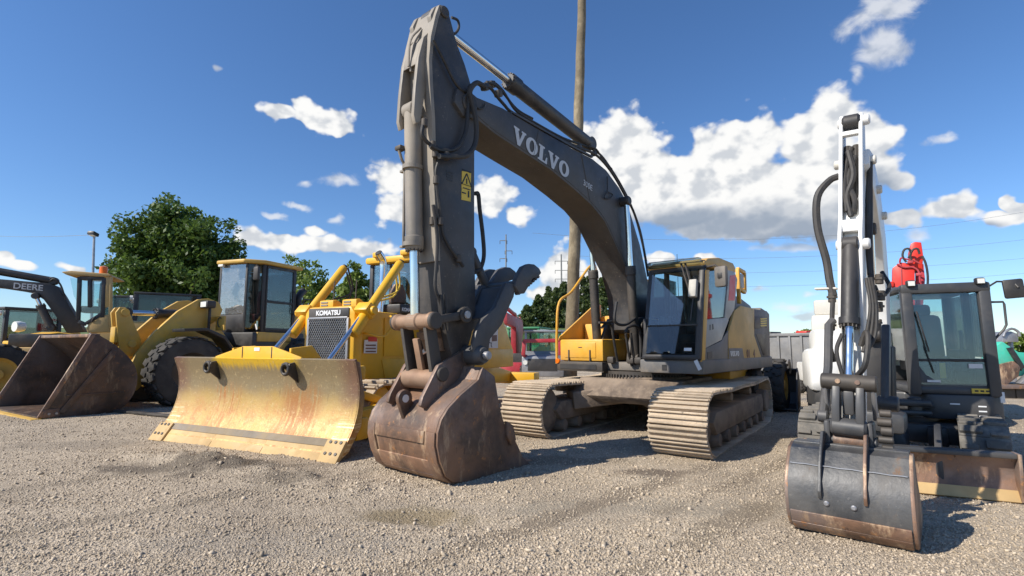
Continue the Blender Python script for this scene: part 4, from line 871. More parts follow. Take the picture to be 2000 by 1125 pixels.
# ================================================================== bulldozer
M['brown_strip'] = paint('dull_shadow_strip', (.21, .175, .135), .7, var=.2, dust=(.4, .29, .15), da=.5)  # shade tone put into the colour, for the strip above the cutting edge
M['blade'] = None
def blade_mat():
    m, nt, b, co = newmat('worn_dozer_blade'); sx = nt.new('ShaderNodeSeparateXYZ'); nt.put(sx.inputs[0], co); z = sx.outputs[2]; y = sx.outputs[1]
    n = nt.noise(co, 1.6, 6, .6); st_ = nt.noise(nt.scale(co, (1, 7, .8)), 3, 7, .65)
    col = nt.mix(nt.ramp(n, .3, .7), (.46, .285, .075, 1), (.56, .38, .14, 1))
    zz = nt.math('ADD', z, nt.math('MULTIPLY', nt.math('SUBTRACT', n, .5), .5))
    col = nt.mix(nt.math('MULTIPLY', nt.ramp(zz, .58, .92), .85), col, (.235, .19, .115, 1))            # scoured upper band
    col = nt.mix(nt.math('MULTIPLY', nt.ramp(nt.noise(co, 3.2, 9, .8), .46, .60), nt.ramp(zz, .95, .3, 0, .9)), col, (.44, .18, .045, 1))
    rb = nt.ramp(nt.math('ABSOLUTE', nt.math('SUBTRACT', y, .92)), .5, .2)
    col = nt.mix(nt.math('MULTIPLY', nt.math('MULTIPLY', rb, nt.ramp(st_, .34, .54)), nt.ramp(zz, 1.05, .7)), col, (.36, .155, .04, 1))
    rb2 = nt.ramp(nt.math('ABSOLUTE', nt.math('ADD', y, .75)), .5, .1)
    col = nt.mix(nt.math('MULTIPLY', nt.math('MULTIPLY', rb2, nt.ramp(st_, .45, .62)), nt.ramp(zz, 1.0, .75)), col, (.40, .17, .045, 1))
    er = nt.ramp(nt.math('ABSOLUTE', y), 1.55, 1.9); col = nt.mix(nt.math('MULTIPLY', er, nt.ramp(zz, .5, .9)), col, (.21, .12, .075, 1))
    yl = nt.math('MULTIPLY', nt.ramp(nt.math('ADD', z, nt.math('MULTIPLY', st_, .25)), 1.24, 1.38), nt.ramp(nt.math('ABSOLUTE', nt.math('ADD', y, .05)), 1.05, .8)); col = nt.mix(nt.math('MULTIPLY', yl, .9), col, (.74, .46, .015, 1))
    sc_ = nt.math('MULTIPLY', nt.ramp(nt.math('ABSOLUTE', y), 1.66, 1.72), nt.math('MULTIPLY', nt.ramp(nt.noise(nt.scale(co, (1, .6, 14)), 3, 5, .6), .5, .56), nt.ramp(z, .62, .35)))
    col = nt.mix(sc_, col, (.75, .58, .33, 1))
    fl_ = nt.ramp(nt.noise(co, 16, 7, .75), .56, .66); col = nt.mix(nt.math('MULTIPLY', fl_, .55), col, (.62, .47, .25, 1)); fd_ = nt.ramp(nt.noise(nt.scale(co, (1, 5, .5)), 7, 8, .75), .57, .67); col = nt.mix(nt.math('MULTIPLY', fd_, .5), col, (.17, .105, .055, 1))
    nt.put(b.inputs['Base Color'], col); nt.put(b.inputs['Roughness'], nt.math('MULTIPLY_ADD', st_, .4, .25)); b.inputs['Metallic'].default_value = .15
    bp = nt.new('ShaderNodeBump'); bp.inputs['Strength'].default_value = .35; bp.inputs['Distance'].default_value = .02; nt.put(bp.inputs['Height'], nt.noise(co, 10, 9, .75)); nt.l.new(bp.outputs[0], b.inputs['Normal']); return m
M['blade'] = blade_mat()
M['edge'] = paint('tan_cutting_edge', (.56, .38, .17), .6, var=.15, dust=(.42, .28, .13), da=.5, rust=(.4, .2, .08), rt=.68)
D = Frame(-4.03, 7.64, 244.4)
B_ = thing('bulldozer', D, 'bright yellow bulldozer with a wide rust-stained blade and mesh grille', 'bulldozer')
bprof = [(.0, .0), (-.05, .1), (-.17, .24), (-.28, .42), (-.345, .62), (-.365, .82), (-.34, 1.05), (-.255, 1.30)]
bp_s = [tuple(p) for p in spline([(a, b) for a, b in bprof], 4)]
bl = MB().sheet(bp_s[3:], -1.97, 1.97, -.05).build('blade', M['blade'], B_)
for s in (-1, 1): MB().prism([tuple(p) for p in bp_s]+[(-.36, 1.27), (-.47, .8), (-.42, .4), (-.2, .1)], s*1.95, s*1.985, 'y', .006).build('blade_end', M['blade'], bl)
MB().box((-.52, 0, .35), (.24, 3.86, .3), None, .03).box((-.48, 0, 1.12), (.2, 3.8, .2), None, .03).build('blade_backing', M['kom_yellow'], bl)
ce_ = [(.025, .0), (-.1, .165), (-.13, .15), (-.02, -.02)]
for k in range(3): y0 = -1.66+k*1.107; MB().prism(ce_, y0, y0+1.10, 'y', .006).build('cutting_edge', M['edge'], bl)
MB().prism([(-.098, .17), (-.165, .255), (-.18, .24), (-.115, .15)], -1.72, 1.72, 'y', .004).build('shadow_strip', M['brown_strip'], bl)  # thin strip painted as the shadow of the blade overhang
for s in (-1, 1):
    e = MB().prism([(.06, .0), (-.13, .26), (-.17, .22), (0, -.03)], s*1.67, s*2.0, 'y', .01).build('end_bit', M['edge'], bl); h = MB()
    nrm_ = Vector((.26, 0, .19)).normalized()
    for i in range(3):
        for j in range(2): c = Vector((.02-.095*(j+.35), s*(1.75+.09*i), .055+.13*(j+.35)))+nrm_*.004; h.cyl(c-nrm_*.01, c+nrm_*.006, .022, n=10)
    h.build('bolt_hole', M['dark_steel'], e)
sp = D.X([(424, 697), (478, 675.6), (530, 675.6), (586, 702)], -.3)
MB().prism([(-.97, 1.26), (-.97, 1.33), (-.33, 1.49), (.32, 1.49), (.93, 1.33), (.93, 1.26)], -.33, -.29, 'x', .006).build('spill_guard', M['kom_yellow'], bl)
for y in (-.33, .32): MB().b2((-.293, y-.008, 1.27), (-.285, y+.008, 1.48), 0).build('guard_seam', M['dark_steel'], bl)
MB().b2((-.289, -.06, 1.42), (-.284, .06, 1.47), 0).build('paper_tag', M['paper'], bl)
for y in (-.64, .64): MB().prism([(-.35, 1.3), (-.35, 1.46), (-.75, 1.5), (-.95, 1.3)], y-.02, y+.02, 'y', .006).build('guard_gusset', M['kom_yellow'], bl)
for y in (-1.0, .74):
    q = MB()
    ringp = [(-.2, y+.07*math.cos(a), 1.16+.075*math.sin(a)) for a in np.linspace(0, 6.283, 20)]; q.tube(ringp, .028, 8)
    q.tube([(a+.03, b+.02, c) for a, b, c in ringp], .02, 8)
    o = q.build('lifting_ring', M['dark_steel'], bl)
    MB().prism([(-.33, 1.27), (-.18, 1.24), (-.15, 1.15), (-.2, 1.07), (-.36, .95)], y+.06, y+.1, 'y', .01).build('ring_bracket', M['dark_steel'], bl)
    MB().prism([(-.33, 1.27), (-.2, 1.24), (-.2, 1.19), (-.35, 1.1)], y-.1, y-.06, 'y', .01).build('ring_bracket', M['dark_steel'], bl)
# push arms and tracks
for s in (-1, 1):
    MB().bar((-.5, s*1.62, .4), (-3.1, s*1.52, .55), .2, .3, .03).cyl((-3.1, s*1.3, .55), (-3.1, s*1.64, .55), .17, n=20, bev=.02).build('push_arm', M['kom_yellow'], B_)
    MB().bar((-.5, s*1.0, 1.0), (-1.5, s*1.5, .6), .12, .12, .02).build('blade_brace', M['kom_yellow'], B_)
    track(B_, (0, 0, 0), .42, -1.75, -4.55, s*1.0, .62, .2, M['mud'], 2, .05, .035, fmat=M['kom_yellow'], nroll=6)
# radiator front
fr_ = MB().prism([(-.60, .7), (-.60, 2.08), (-.5, 2.2), (.5, 2.2), (.60, 2.08), (.60, .7)], -1.95, -1.72, 'x', .05)
fo = fr_.build('radiator_housing', M['kom_yellow'], B_)
MB().b2((-1.722, -.48, 2.0), (-1.70, .48, 2.17), .012).build('name_plate', M['volvo_grey'], fo)
lettering('lettering', 'KOMATSU', (-1.697, -.29, 2.045), (0, 1, 0), (0, 0, 1), .085, M['letter_white'], fo, .045, 1.08)
gm, ntg, bg_, cog = newmat('black_mesh'); bg_.inputs['Base Color'].default_value = (.012, .013, .014, 1); bg_.inputs['Roughness'].default_value = .8
MB().b2((-1.72, -.46, .85), (-1.705, .46, 1.985), 0).build('radiator_core', gm, fo)
ms = MB()
def hexrow():
    k = .05
    for i in range(-26, 27):
        for sgn in (1, -1):
            z0, z1 = .86, 1.98; y0 = i*k*1.0; y1 = y0+sgn*(z1-z0)*.6
            t0, t1 = 0, 1
            lo, hi = -.455, .455
            dy = y1-y0; ts = sorted(((lo-y0)/dy, (hi-y0)/dy)); t0 = max(0, ts[0]); t1 = min(1, ts[1])
            if t1-t0 < .02: continue
            ms.bar((-1.692+.004*sgn, y0+dy*t0, z0+(z1-z0)*t0), (-1.692+.004*sgn, y0+dy*t1, z0+(z1-z0)*t1), .007, .011, 0, up=(1, 0, 0))
hexrow(); ms.build('grille_mesh', M['galv'], fo)
gf = MB()
for p, q in (((-.47, .85), (-.47, 1.99)), ((.47, .85), (.47, 1.99)), ((-.47, 1.99), (.47, 1.99))): gf.bar((-1.70, *p), (-1.70, *q), .05, .035, .008)
gf.build('grille_frame', M['galv'], fo)
# hood and side panels
MB().prism([(-1.95, .9), (-1.95, 2.14), (-3.75, 2.12), (-3.75, .8), (-2.6, .75)], -.56, .56, 'y', .04).build('hood', M['kom_yellow'], B_)
for s in (1, -1):
    MB().prism([(-2.55, 1.3), (-2.55, 2.02), (-3.7, 2.0), (-3.7, 1.3)], s*.565, s*.58, 'y', .004).build('side_door', M['kom_yellow'], B_)
    MB().prism([(-2.5, 1.24), (-3.7, 1.24), (-3.7, .7), (-3.0, .66), (-2.62, .85)], s*.565, s*.575, 'y', .004).build('lower_cover', M['kom_yellow'], B_)
MB().b2((-3.35, .582, 1.42), (-3.2, .588, 1.46), 0).b2((-3.35, .582, 1.36), (-3.2, .588, 1.39), 0).build('vent_slot', M['dark_steel'], B_)
MB().tube([(-1.95, .6, 1.72), (-1.98, .72, 1.7), (-2.25, .74, 1.66), (-2.45, .74, 1.72), (-2.62, .73, 1.98), (-2.66, .62, 2.06)], .022, 8, 0, 4).build('grab_rail', M['kom_yellow'], B_)
sg = MB().prism(D.Y([(712, 664), (737, 663), (736, 690), (711, 690)], .6), .59, .6, 'y', 0).build('yard_sign', M['paper'], B_)
MB().prism(D.Y([(719, 658), (736, 657), (736, 667), (719, 667)], .6), .601, .606, 'y', 0).build('sign_header', M['red'], sg)
for py_ in (675, 681, 687): MB().prism(D.Y([(714, py_-2), (734, py_-2), (734, py_+1), (714, py_+1)], .6), .601, .604, 'y', 0).build('sign_line', M['brown_sign'], sg)
for y in (-.36, .2):
    l_ = MB().prism([(-2.0, 2.1), (-2.0, 2.34), (-2.1, 2.36), (-2.45, 2.2), (-2.45, 2.1)], y-.17, y+.17, 'y', .015).build('hood_lamp_box', M['kom_yellow'], B_)
    for k in range(4): MB().b2((-1.998, y-.13, 2.14+k*.05), (-1.99, y+.04, 2.165+k*.05), 0).build('lamp_louvre', M['grey_metal'], l_)
    MB().tube([(-2.3, y-.13, 2.2), (-2.32, y-.13, 2.75)], .012, 6).build('lamp_rod', M['dark_steel'], l_)
cow = MB().b2((-3.75, -.6, 2.13), (-2.95, .62, 2.32), .03).build('cowl', M['black'], B_)
lettering('lettering', 'KOMATSU', (-3.0, .623, 2.18), (-1, 0, 0), (0, 0, 1), .07, M['letter_white'], cow, .03)
# lift cylinders
for s in (-1, 1):
    y = s*.72; p_rod = Vector((-.45, y, .55)); tr = Vector((-1.86, y, 2.11)); dtop = (tr-Vector((-1.36, y, 1.32))).normalized(); topp = tr+(Vector((-2.8, y, 3.1))-tr)
    o = MB().lathe([(0, 0), (0, .07), (.02, .085), (.70, .085), (.71, .1), (.99, .1), (1, .08), (1, 0)], topp, tr+(Vector((-1.30, y, 1.34))-tr)*.55, 20).build('lift_cylinder', M['kom_yellow'], B_)
    MB().cyl(tr, p_rod+Vector((0, 0, .1)), .042, n=16).build('rod', M['chrome'], o)
    MB().box(tr, (.26, .3, .2), (0, R(-42), 0), .03).cyl(tr-Vector((0, .22, 0)), tr+Vector((0, .22, 0)), .08, n=18, bev=.01).build('trunnion', M['kom_yellow'], o)
    MB().cyl(topp-Vector((0, .03, .05)), topp+Vector((-.02, .02, .06)), .05, n=10, bev=.01).build('end_cap', M['dark_steel'], o)
    hoses(o, [(.018, [tuple(topp+Vector((-.02, -s*.08, 0))), tuple(topp+Vector((-.12, -s*.12, -.5))), tuple(tr+Vector((-.45, -s*.1, .25))), tuple(tr+Vector((-.2, -s*.15, .05)))]),
              (.018, [tuple(topp+Vector((.03, -s*.1, -.1))), tuple(topp+Vector((-.05, -s*.14, -.6))), tuple(tr+Vector((-.35, -s*.12, .18)))])], M['sticker' if s > 0 else 'dark_steel'])
# exhaust and pre-cleaner
ex = MB().tube([(-2.9, .18, 2.1), (-2.93, .18, 2.6), (-2.95, .18, 3.05), (-2.92, .18, 3.22), (-2.80, .17, 3.34)], .075, 16, 0, 4).build('exhaust_stack', M['chrome'], B_)
MB().cyl((-2.806, .17, 3.335), (-2.79, .17, 3.35), .068, n=18).build('exhaust_mouth', M['black'], ex)
MB().lathe([(0, 0), (0, .07), (.35, .07), (.36, .15), (.4, .17), (.7, .17), (.8, .14), (.95, .1), (1, 0)], (-3.3, .28, 2.1), (-3.3, .28, 2.78), 22).build('pre_cleaner', M['rust'], B_)
# cab
CX0, CX1, CY = -3.75, -5.15, .82
cb = MB().b2((CX1, -CY, 1.3), (CX0, CY, 2.25), .04)
for x in (CX0-.04, -4.45, CX1+.05):
    for s in (-1, 1): cb.b2((x-.05, s*CY-.05, 2.2), (x+.05, s*CY+.05, 3.3), .02)
for x, y in ((CX0-.04, .3), (CX0-.04, -.3)): cb.b2((x-.03, y-.03, 2.2), (x+.03, y+.03, 3.3), .01)
dc = cb.build('cab', M['black'], B_)
MB().b2((CX1-.12, -CY-.1, 3.3), (CX0+.12, CY+.1, 3.45), .05).build('cab_roof', M['kom_yellow'], dc)
for y in (-.55, .2, .55): MB().box((CX0+.14, y, 3.48), (.12, .2, .12), None, .03).build('roof_lamp', M['kom_yellow'], dc)
MB().b2((CX0-.03, -CY+.05, 2.25), (CX0-.02, CY-.05, 3.28), 0).build('windshield', M['glass'], dc)
for s in (-1, 1): MB().b2((CX1+.1, s*CY-.004, 2.25), (CX0-.1, s*CY+.004, 3.28), 0).build('side_window', M['glass'], dc)
MB().b2((CX1+.02, -CY+.05, 2.3), (CX1+.03, CY-.05, 3.2), 0).build('rear_window', M['glass'], dc)
MB().box((-4.6, 0, 2.3), (.5, .5, .2), None, .06).box((-4.85, 0, 2.7), (.16, .5, .75), None, .06).build('seat', M['seat'], dc)
# rear fender, sign, drawbar
rf = MB().prism(D.Y([(900, 640), (919, 634), (975, 620), (984, 626), (1003, 684), (900, 686)], 1.0), .55, 1.0, 'y', .03).build('rear_fender', M['kom_yellow'], B_)
MB().prism(D.Y([(950, 646), (972, 640), (972, 680), (948, 680)], 1.0), 1.003, 1.008, 'y', 0).build('model_plate', M['paper'], rf)
MB().prism(D.Y([(960, 655), (970, 654), (970, 666), (960, 667)], 1.0), 1.009, 1.011, 'y', 0).build('plate_square', M['brown_sign'], rf)
q = D.y(949, 678, 1.0); lettering('model_lettering', '65EX', (q[0], 1.01, q[1]), (-1, 0, 0), (0, 0, 1), .12, M['letter_black'], rf, .03, .8)
MB().b2((-7.3, -.9, .95), (-4.9, 1.02, 1.42), .04).build('rear_frame', M['kom_yellow'], B_)
MB().prism([(-6.9, 1.4), (-7.5, .95), (-8.7, .72), (-8.7, .45), (-6.9, .5)], -.35, .35, 'y', .03).b2((-8.9, -1.1, .4), (-8.5, 1.1, .72), .03).build('ripper_frame', M['kom_yellow'], B_)
MB().box((-5.6, .9, 1.5), (.8, .25, .12), None, .02).build('rag_bundle', M['paper'], B_)
# ================================================================== wheel loader with the cracked windshield
def tyre(parent, c, r, wd, nlug=26, rimmat=None, lug=.035, name='wheel', rim=.55, label=None):
    c = Vector(c); w2 = wd/2
    o = MB().lathe([(0, r*rim), (.0, r*.80), (.07, r*.92), (.16, r*.965), (.84, r*.965), (.93, r*.92), (1, r*.80), (1, r*rim)], c-Vector((0, w2, 0)), c+Vector((0, w2, 0)), 48)
    for k in range(nlug):
        for s in (-1, 1):
            a = 2*math.pi*(k+(.5 if s > 0 else 0))/nlug
            for (yy, wl, da, tilt) in ((.30, .36, 0, .35), (.13, .30, .5, -.3)):
                aa = a+da*math.pi/nlug; M_ = Matrix.Translation(c) @ Matrix.Rotation(-aa, 4, 'Y') @ Matrix.Translation((r*.975, s*wd*yy, 0)) @ Matrix.Rotation(s*tilt, 4, 'X')
                o.box(M_ @ Vector((0, 0, 0)), (lug*1.4, wd*wl, 2*math.pi*r/nlug*.60), M_.to_3x3().to_4x4(), .012)
    wv_ = o.build(name, M['tyre'], parent)
    MB().lathe([(0, 0), (0, r*.18), (.2, r*.2), (.24, r*.3), (.2, r*.46), (.02, r*rim*1.0), (.02, r*rim*1.04), (.98, r*rim*1.04), (.98, r*rim), (.8, r*.46), (.76, r*.3), (.8, r*.2), (1, r*.18), (1, 0)], c-Vector((0, w2*.92, 0)), c+Vector((0, w2*.92, 0)), 32).build('rim', rimmat or M['cat_yellow'], wv_)
    return wv_
W = Frame(-9.4, 14.0, 237.5, -.1)
L_ = thing('wheel_loader', W, 'ochre wheel loader with a cracked windshield and a huge empty rusty bucket', 'wheel loader')
for s in (-1, 1): tyre(L_, (0, s*1.17, .93), .9, .66, 22, M['dark_steel'])
YW = 1.56
bside = [(2.88, .12), (2.5, .12), (1.72, .12), (1.42, .34), (1.28, .7), (1.36, 1.15), (1.72, 1.56), (2.1, 1.84)]
bb = MB().sheet([(2.95, .1), (2.5, .1)]+[tuple(p) for p in spline([(2.0, .1), (1.72, .13), (1.46, .33), (1.32, .7), (1.4, 1.12), (1.74, 1.52), (2.12, 1.82)], 4)], -YW, YW, .05).build('loader_bucket', M['dark_rust'], L_)
for s in (-1, 1):
    MB().prism([(2.9, .1)]+[tuple(p) for p in spline([(1.95, .06), (1.7, .08), (1.4, .3), (1.25, .7), (1.33, 1.15), (1.7, 1.58), (2.1, 1.86)], 4)]+[(2.2, 1.8)], s*YW, s*(YW+.04), 'y', .008).build('bucket_side', M['dark_rust'], bb)
    MB().bar((2.93, s*(YW+.03), .14), (2.17, s*(YW+.03), 1.84), .05, .09, .01).build('side_edge', M['rust_wear'], bb)
    MB().bar((2.6, s*(YW+.06), .2), (1.75, s*(YW+.06), 1.5), .05, .12, .02).bar((1.5, s*(YW+.055), .55), (2.55, s*(YW+.055), .55), .03, .03, .005).build('side_rib', M['dark_rust'], bb)
    MB().b2((2.62, s*(YW+.045)-.02, .12), (2.9, s*(YW+.045)+.02, .3), .02).build('side_bolt_plate', M['rust'], bb)
    for x_ in (2.68, 2.8): MB().cyl((x_, s*(YW+.06), .2), (x_, s*(YW+.08), .2), .025, n=8).build('bolt', M['galv'], bb)
MB().b2((2.62, -YW-.06, .06), (3.08, YW+.06, .115), .012).build('bucket_lip', M['cat_yellow'], bb)
for k in range(11): MB().cyl((2.85, -1.4+k*.28, .1), (2.85, -1.4+k*.28, .122), .025, n=8).build('bolt', M['rust'], bb)
MB().b2((1.85, -YW, .105), (2.6, YW, .122), 0).build('floor_plate', M['orange_rust'], bb)
MB().b2((2.02, -YW, 1.78), (2.2, YW, 1.86), .02).build('top_edge', M['rust'], bb)
# lift arms, tilt link
arm = W.Y([(245, 740), (262, 700), (300, 655), (345, 615), (385, 592), (405, 590), (425, 598), (432, 612), (425, 630), (395, 650), (340, 700), (300, 735), (265, 770), (250, 775)], .55)
arm = [(a, b+.1) for a, b in arm]
for y in (.5, -.62): MB().prism(arm, y, y+.12, 'y', .015).build('lift_arm', M['cat_yellow'], L_)
MB().cyl((1.05, -.7, .65), (1.05, .7, .65), .12, n=18, bev=.02).cyl((.25, -.5, 1.55), (.25, .5, 1.55), .16, n=20, bev=.02).build('arm_cross_tube', M['cat_yellow'], L_)
tl = W.Y([(222, 618), (230, 608), (241, 608), (248, 616), (262, 650), (272, 672), (276, 690), (268, 700), (250, 704), (235, 700), (228, 690)], .3)
tl = [(a, b+.1) for a, b in tl]
for y in (.1, .38): MB().prism(tl, y-.03, y+.03, 'y', .012).build('tilt_lever', M['cat_yellow'], L_)
MB().b2((tl[0][0]-.28, .1, tl[0][1]-.75), (tl[0][0]-.02, .38, tl[0][1]-.35), .03).build('lever_web', M['cat_yellow'], L_)
for (px, py) in ((243, 618), (257, 680)): q = W.y(px, py, .4); MB().cyl((q[0], .04, q[1]+.1), (q[0], .45, q[1]+.1), .1, n=20, bev=.015).build('lever_pin', M['cat_yellow'], L_)
q0 = W.y(360, 622, .24); q1 = W.y(245, 618, .24); ram('tilt_cylinder', L_, (q0[0]-.1, .24, q0[1]+.1), (q1[0], .24, q1[1]+.1), .55, .13, .07, M['black'])
for s in (-1, 1): ram('lift_cylinder', L_, (-.5, s*.42, 1.0), (.2, s*.42, 1.6), .7, .1, .06, M['black'])
MB().prism([(-1.7, .6), (.6, .55), (.7, .9), (.2, 1.5), (-.5, 2.35), (-1.0, 2.4), (-1.7, 1.5)], -.38, .38, 'y', .04).b2((-.3, -.85, .75), (.3, .85, 1.1), .05).build('front_frame', M['cat_yellow'], L_)
for s in (-1, 1):
    fd = MB().prism([(.25, 1.95), (-.3, 1.98), (-.75, 1.78), (-1.05, 1.4), (-1.1, 1.4), (-.8, 1.85), (-.3, 2.06), (.27, 2.03)], s*.85, s*1.5, 'y', .01).build('fender', M['black'], L_)
    MB().b2((-.75, s*.72-.03, 1.95), (-.69, s*.72+.03, 2.65), .01).build('lamp_post', M['black'], L_)
    lm = MB().box((-.6, s*.85, 2.72), (.25, .4, .2), None, .04).build('headlamp_box', M['black'], L_); MB().b2((-.475, s*.85-.14, 2.65), (-.47, s*.85+.14, 2.79), 0).build('headlamp_lens', M['lamp'], lm)
mb = MB(); mb.b2((-1.0, .62, 2.02), (-.95, 1.08, 2.42), .02); mb.build('mirror_plate', M['cat_yellow'], L_)
MB().tube([(-.945, .85+.1*math.cos(a), 2.25+.13*math.sin(a)) for a in np.linspace(.9, 4.9, 12)], .018, 6).build('grab_loop', M['dark_steel'], L_)
# rear frame with the cab, swung at the joint
W2 = Frame(*(W.o-1.5*W.f)[:2], 250, -.1)
TW = Matrix.Rotation(-W.a, 4, 'Z') @ Matrix.Translation(Vector(W2.o)-Vector(W.o)) @ Matrix.Rotation(W2.a, 4, 'Z')
def rear(o): o.matrix_local = TW; return o
x0, x1, cyw = -.26, -1.93, .86
mb = MB()
mb.b2((x1, -cyw, 2.0), (x0-.35, cyw, 2.12), .02)
for (x, y, w_) in ((x0-.02, .52, .08), (x0-.02, -.52, .08), (x0-.38, cyw-.05, .11), (x0-.38, -cyw+.05, .11), (x1+.06, cyw-.05, .12), (x1+.06, -cyw+.05, .12)): mb.b2((x-w_/2, y-w_/2, 2.0), (x+w_/2, y+w_/2, 4.08), .02)
mb.b2((x0-.34, -.5, 2.0), (x0, .5, 2.55), .03)
lc = rear(mb.build('cab', M['black'], L_))
MB().prism([(x0+.16, -.55), (x0+.16, .55), (x0-.3, cyw+.1), (x1-.2, cyw+.1), (x1-.2, -cyw-.1), (x0-.3, -cyw-.1)], 4.08, 4.2, 'z', .04).build('cab_roof', M['cat_yellow'], lc)
MB().b2((x1-.2, .3, 4.0), (x1-.08, .6, 4.08), .02).b2((x0+.05, -.5, 4.0), (x0+.15, -.3, 4.08), .02).build('roof_lamp', M['lamp'], lc)
pane('windshield', [(x0, -.5, 2.55), (x0, .5, 2.55), (x0, .5, 4.06), (x0, -.5, 4.06)], .008, M['glass_crack'], lc)
for s in (-1, 1): pane('corner_glass', [(x0, s*.54, 2.1), (x0-.36, s*(cyw-.03), 2.1), (x0-.36, s*(cyw-.03), 4.06), (x0, s*.54, 4.06)], .006, M['glass_dark'], lc)
for s in (-1, 1):
    dr_ = MB(); xa, xb = x0-.45, x1+.12
    for (a, b) in (((xa, 2.1), (xb, 2.1)), ((xa, 2.95), (xb, 2.95)), ((xa, 4.02), (xb, 4.02))): dr_.bar((a[0], s*cyw, a[1]), (b[0], s*cyw, b[1]), .05, .08, .01)
    for x in (xa, xb): dr_.bar((x, s*cyw, 2.1), (x, s*cyw, 4.02), .06, .05, .01)
    d_o = dr_.build('door', M['black'], lc); MB().b2((xb, s*cyw-.004, 2.1), (xa, s*cyw+.004, 4.0), 0).build('door_glass', M['glass_dark'], d_o)
    MB().tube([(xb+.0, s*(cyw+.03), 2.6), (xb, s*(cyw+.1), 2.65), (xb, s*(cyw+.1), 3.3), (xb, s*(cyw+.03), 3.35)], .018, 8).build('door_handle', M['black'], d_o)
MB().b2((x1+.03, -cyw+.1, 2.7), (x1+.04, cyw-.1, 3.95), 0).build('rear_window', M['glass_dark'], lc)
MB().box((-1.25, 0, 2.5), (.5, .55, .2), None, .06).box((-1.5, 0, 2.95), (.16, .55, .85), None, .07).build('seat', M['dark_red'], lc)
MB().box((-.62, 0, 2.9), (.1, .3, .5), (0, .4, 0), .04).tube([(-.72, .16*math.cos(a), 3.12+.12*math.sin(a)) for a in np.linspace(0, 6.28, 16)], .015, 6).build('steering_wheel', M['black'], lc)
MB().box((-.25, .92, 3.75), (.12, .2, .42), None, .05).build('mirror', M['black'], lc); MB().tube([(-.3, .82, 4.0), (-.26, .92, 4.0), (-.25, .92, 3.9)], .018, 6).build('mirror_arm', M['black'], lc)
MB().box((-.36, .9, 2.16), (.01, .05, .18), (R(20), 0, 0), 0).build('paper_tag', M['paper'], lc)
rear(MB().b2((-2.3, -.95, 1.3), (-.2, .95, 2.0), .05).build('rear_frame', M['black'], L_))
rear(MB().b2((-1.7, .8, 1.72), (-.35, .98, 2.0), .02).b2((-1.75, .85, 1.35), (-1.1, 1.0, 1.7), .02).build('side_step', M['cat_yellow'], L_))
rear(MB().prism([(-2.0, 1.1), (-2.0, 2.55), (-2.6, 2.75), (-4.2, 2.6), (-4.4, 1.1)], -.8, .8, 'y', .06).build('engine_hood', M['cat_yellow'], L_))
rear(MB().tube([(-2.6, .35, 2.6), (-2.6, .35, 3.15), (-2.66, .35, 3.32), (-2.85, .35, 3.52)], .12, 14, 0, 4).build('exhaust_stack', M['black'], L_))
rl = MB()
for x in (-2.3, -3.0, -3.6): rl.tube([(x, .85, 2.5), (x, .85, 3.15)], .02, 6)
rl.tube([(-2.3, .85, 3.15), (-3.6, .85, 3.15)], .02, 6).tube([(-2.3, .85, 2.85), (-3.6, .85, 2.85)], .02, 6); rear(rl.build('hood_rail', M['black'], L_))
for s in (-1, 1): rear(tyre(L_, (-2.1, s*1.17, .93), .9, .66, 22, M['dark_steel']))
hoses(L_, [(.025, [(-.2, .2, 2.2), (.1, .25, 1.9), (.3, .1, 1.6), (.2, -.1, 1.4)]), (.025, [(-.3, -.1, 2.2), (.2, -.1, 2.0), (.5, .1, 1.7), (.3, .2, 1.5)])], M['cat_yellow'])
# ================================================================== compact excavator on the right
MU = Frame(5.34, 7.2, 247)
K_ = thing('compact_excavator', MU, 'white and graphite compact excavator parked facing us with its bucket on the gravel', 'excavator')
rt = (0, 0, R(230-247))
def und(o): o.rotation_euler = rt; return o
M['rub_track'] = paint('dusty_rubber_track', (.085, .083, .078), .85, var=.25, dust=(.26, .235, .2), da=.75, ds=2.5, bump=.4)
for s in (1, -1): track(K_, rt, .30, 1.0, -1.0, s*.80, .42, .15, M['rub_track'], gh=.03, th=.04, rubber=True, fmat=M['mini_grey'], nroll=5)
und(MB().b2((-.6, -.62, .28), (.55, .62, .52), .04).cyl((0, 0, .45), (0, 0, .6), .42, n=32, bev=.02).build('lower_frame', M['mini_grey'], K_))
MB().b2((-.35, .1, .5), (.0, .6, .575), .02).build('swivel_cover', M['volvo_yellow'], K_)
# angled dozer blade
MB_ = MB(); prf = [(.0, .0), (-.03, .07), (-.07, .18), (-.07, .28), (-.03, .37), (.02, .43)]
pb_ = [tuple(p) for p in spline(prf, 3)]
bo = MB().sheet(pb_[2:], -.72, 1.02, -.03).build('dozer_blade', M['rust_wear'], K_)
ang = R(14.5); TBl = Matrix.Rotation(rt[2], 4, 'Z') @ Matrix.Translation((2.22, 0, .02)) @ Matrix.Rotation(ang, 4, 'Z'); bo.matrix_local = TBl
MB().prism([(.02, 0), (-.035, .1), (-.06, .08), (-.02, -.02)], -.73, 1.03, 'y', .006).build('cutting_edge', M['edge'], bo)
MB().b2((-.1, -.72, .40), (.04, 1.02, .45), .012).build('blade_top', M['mini_grey'], bo)
for y in (-.735, 1.035): MB().prism([(.03, 0), (.05, .45), (-.12, .45), (-.16, .05)], y-.015, y+.015, 'y', .006).build('blade_end', M['rust_wear'], bo)
for y in (-.35, .0, .35): MB().b2((-.2, y-.03, .05), (-.09, y+.03, .38), .01).build('blade_rib', M['mini_grey'], bo)
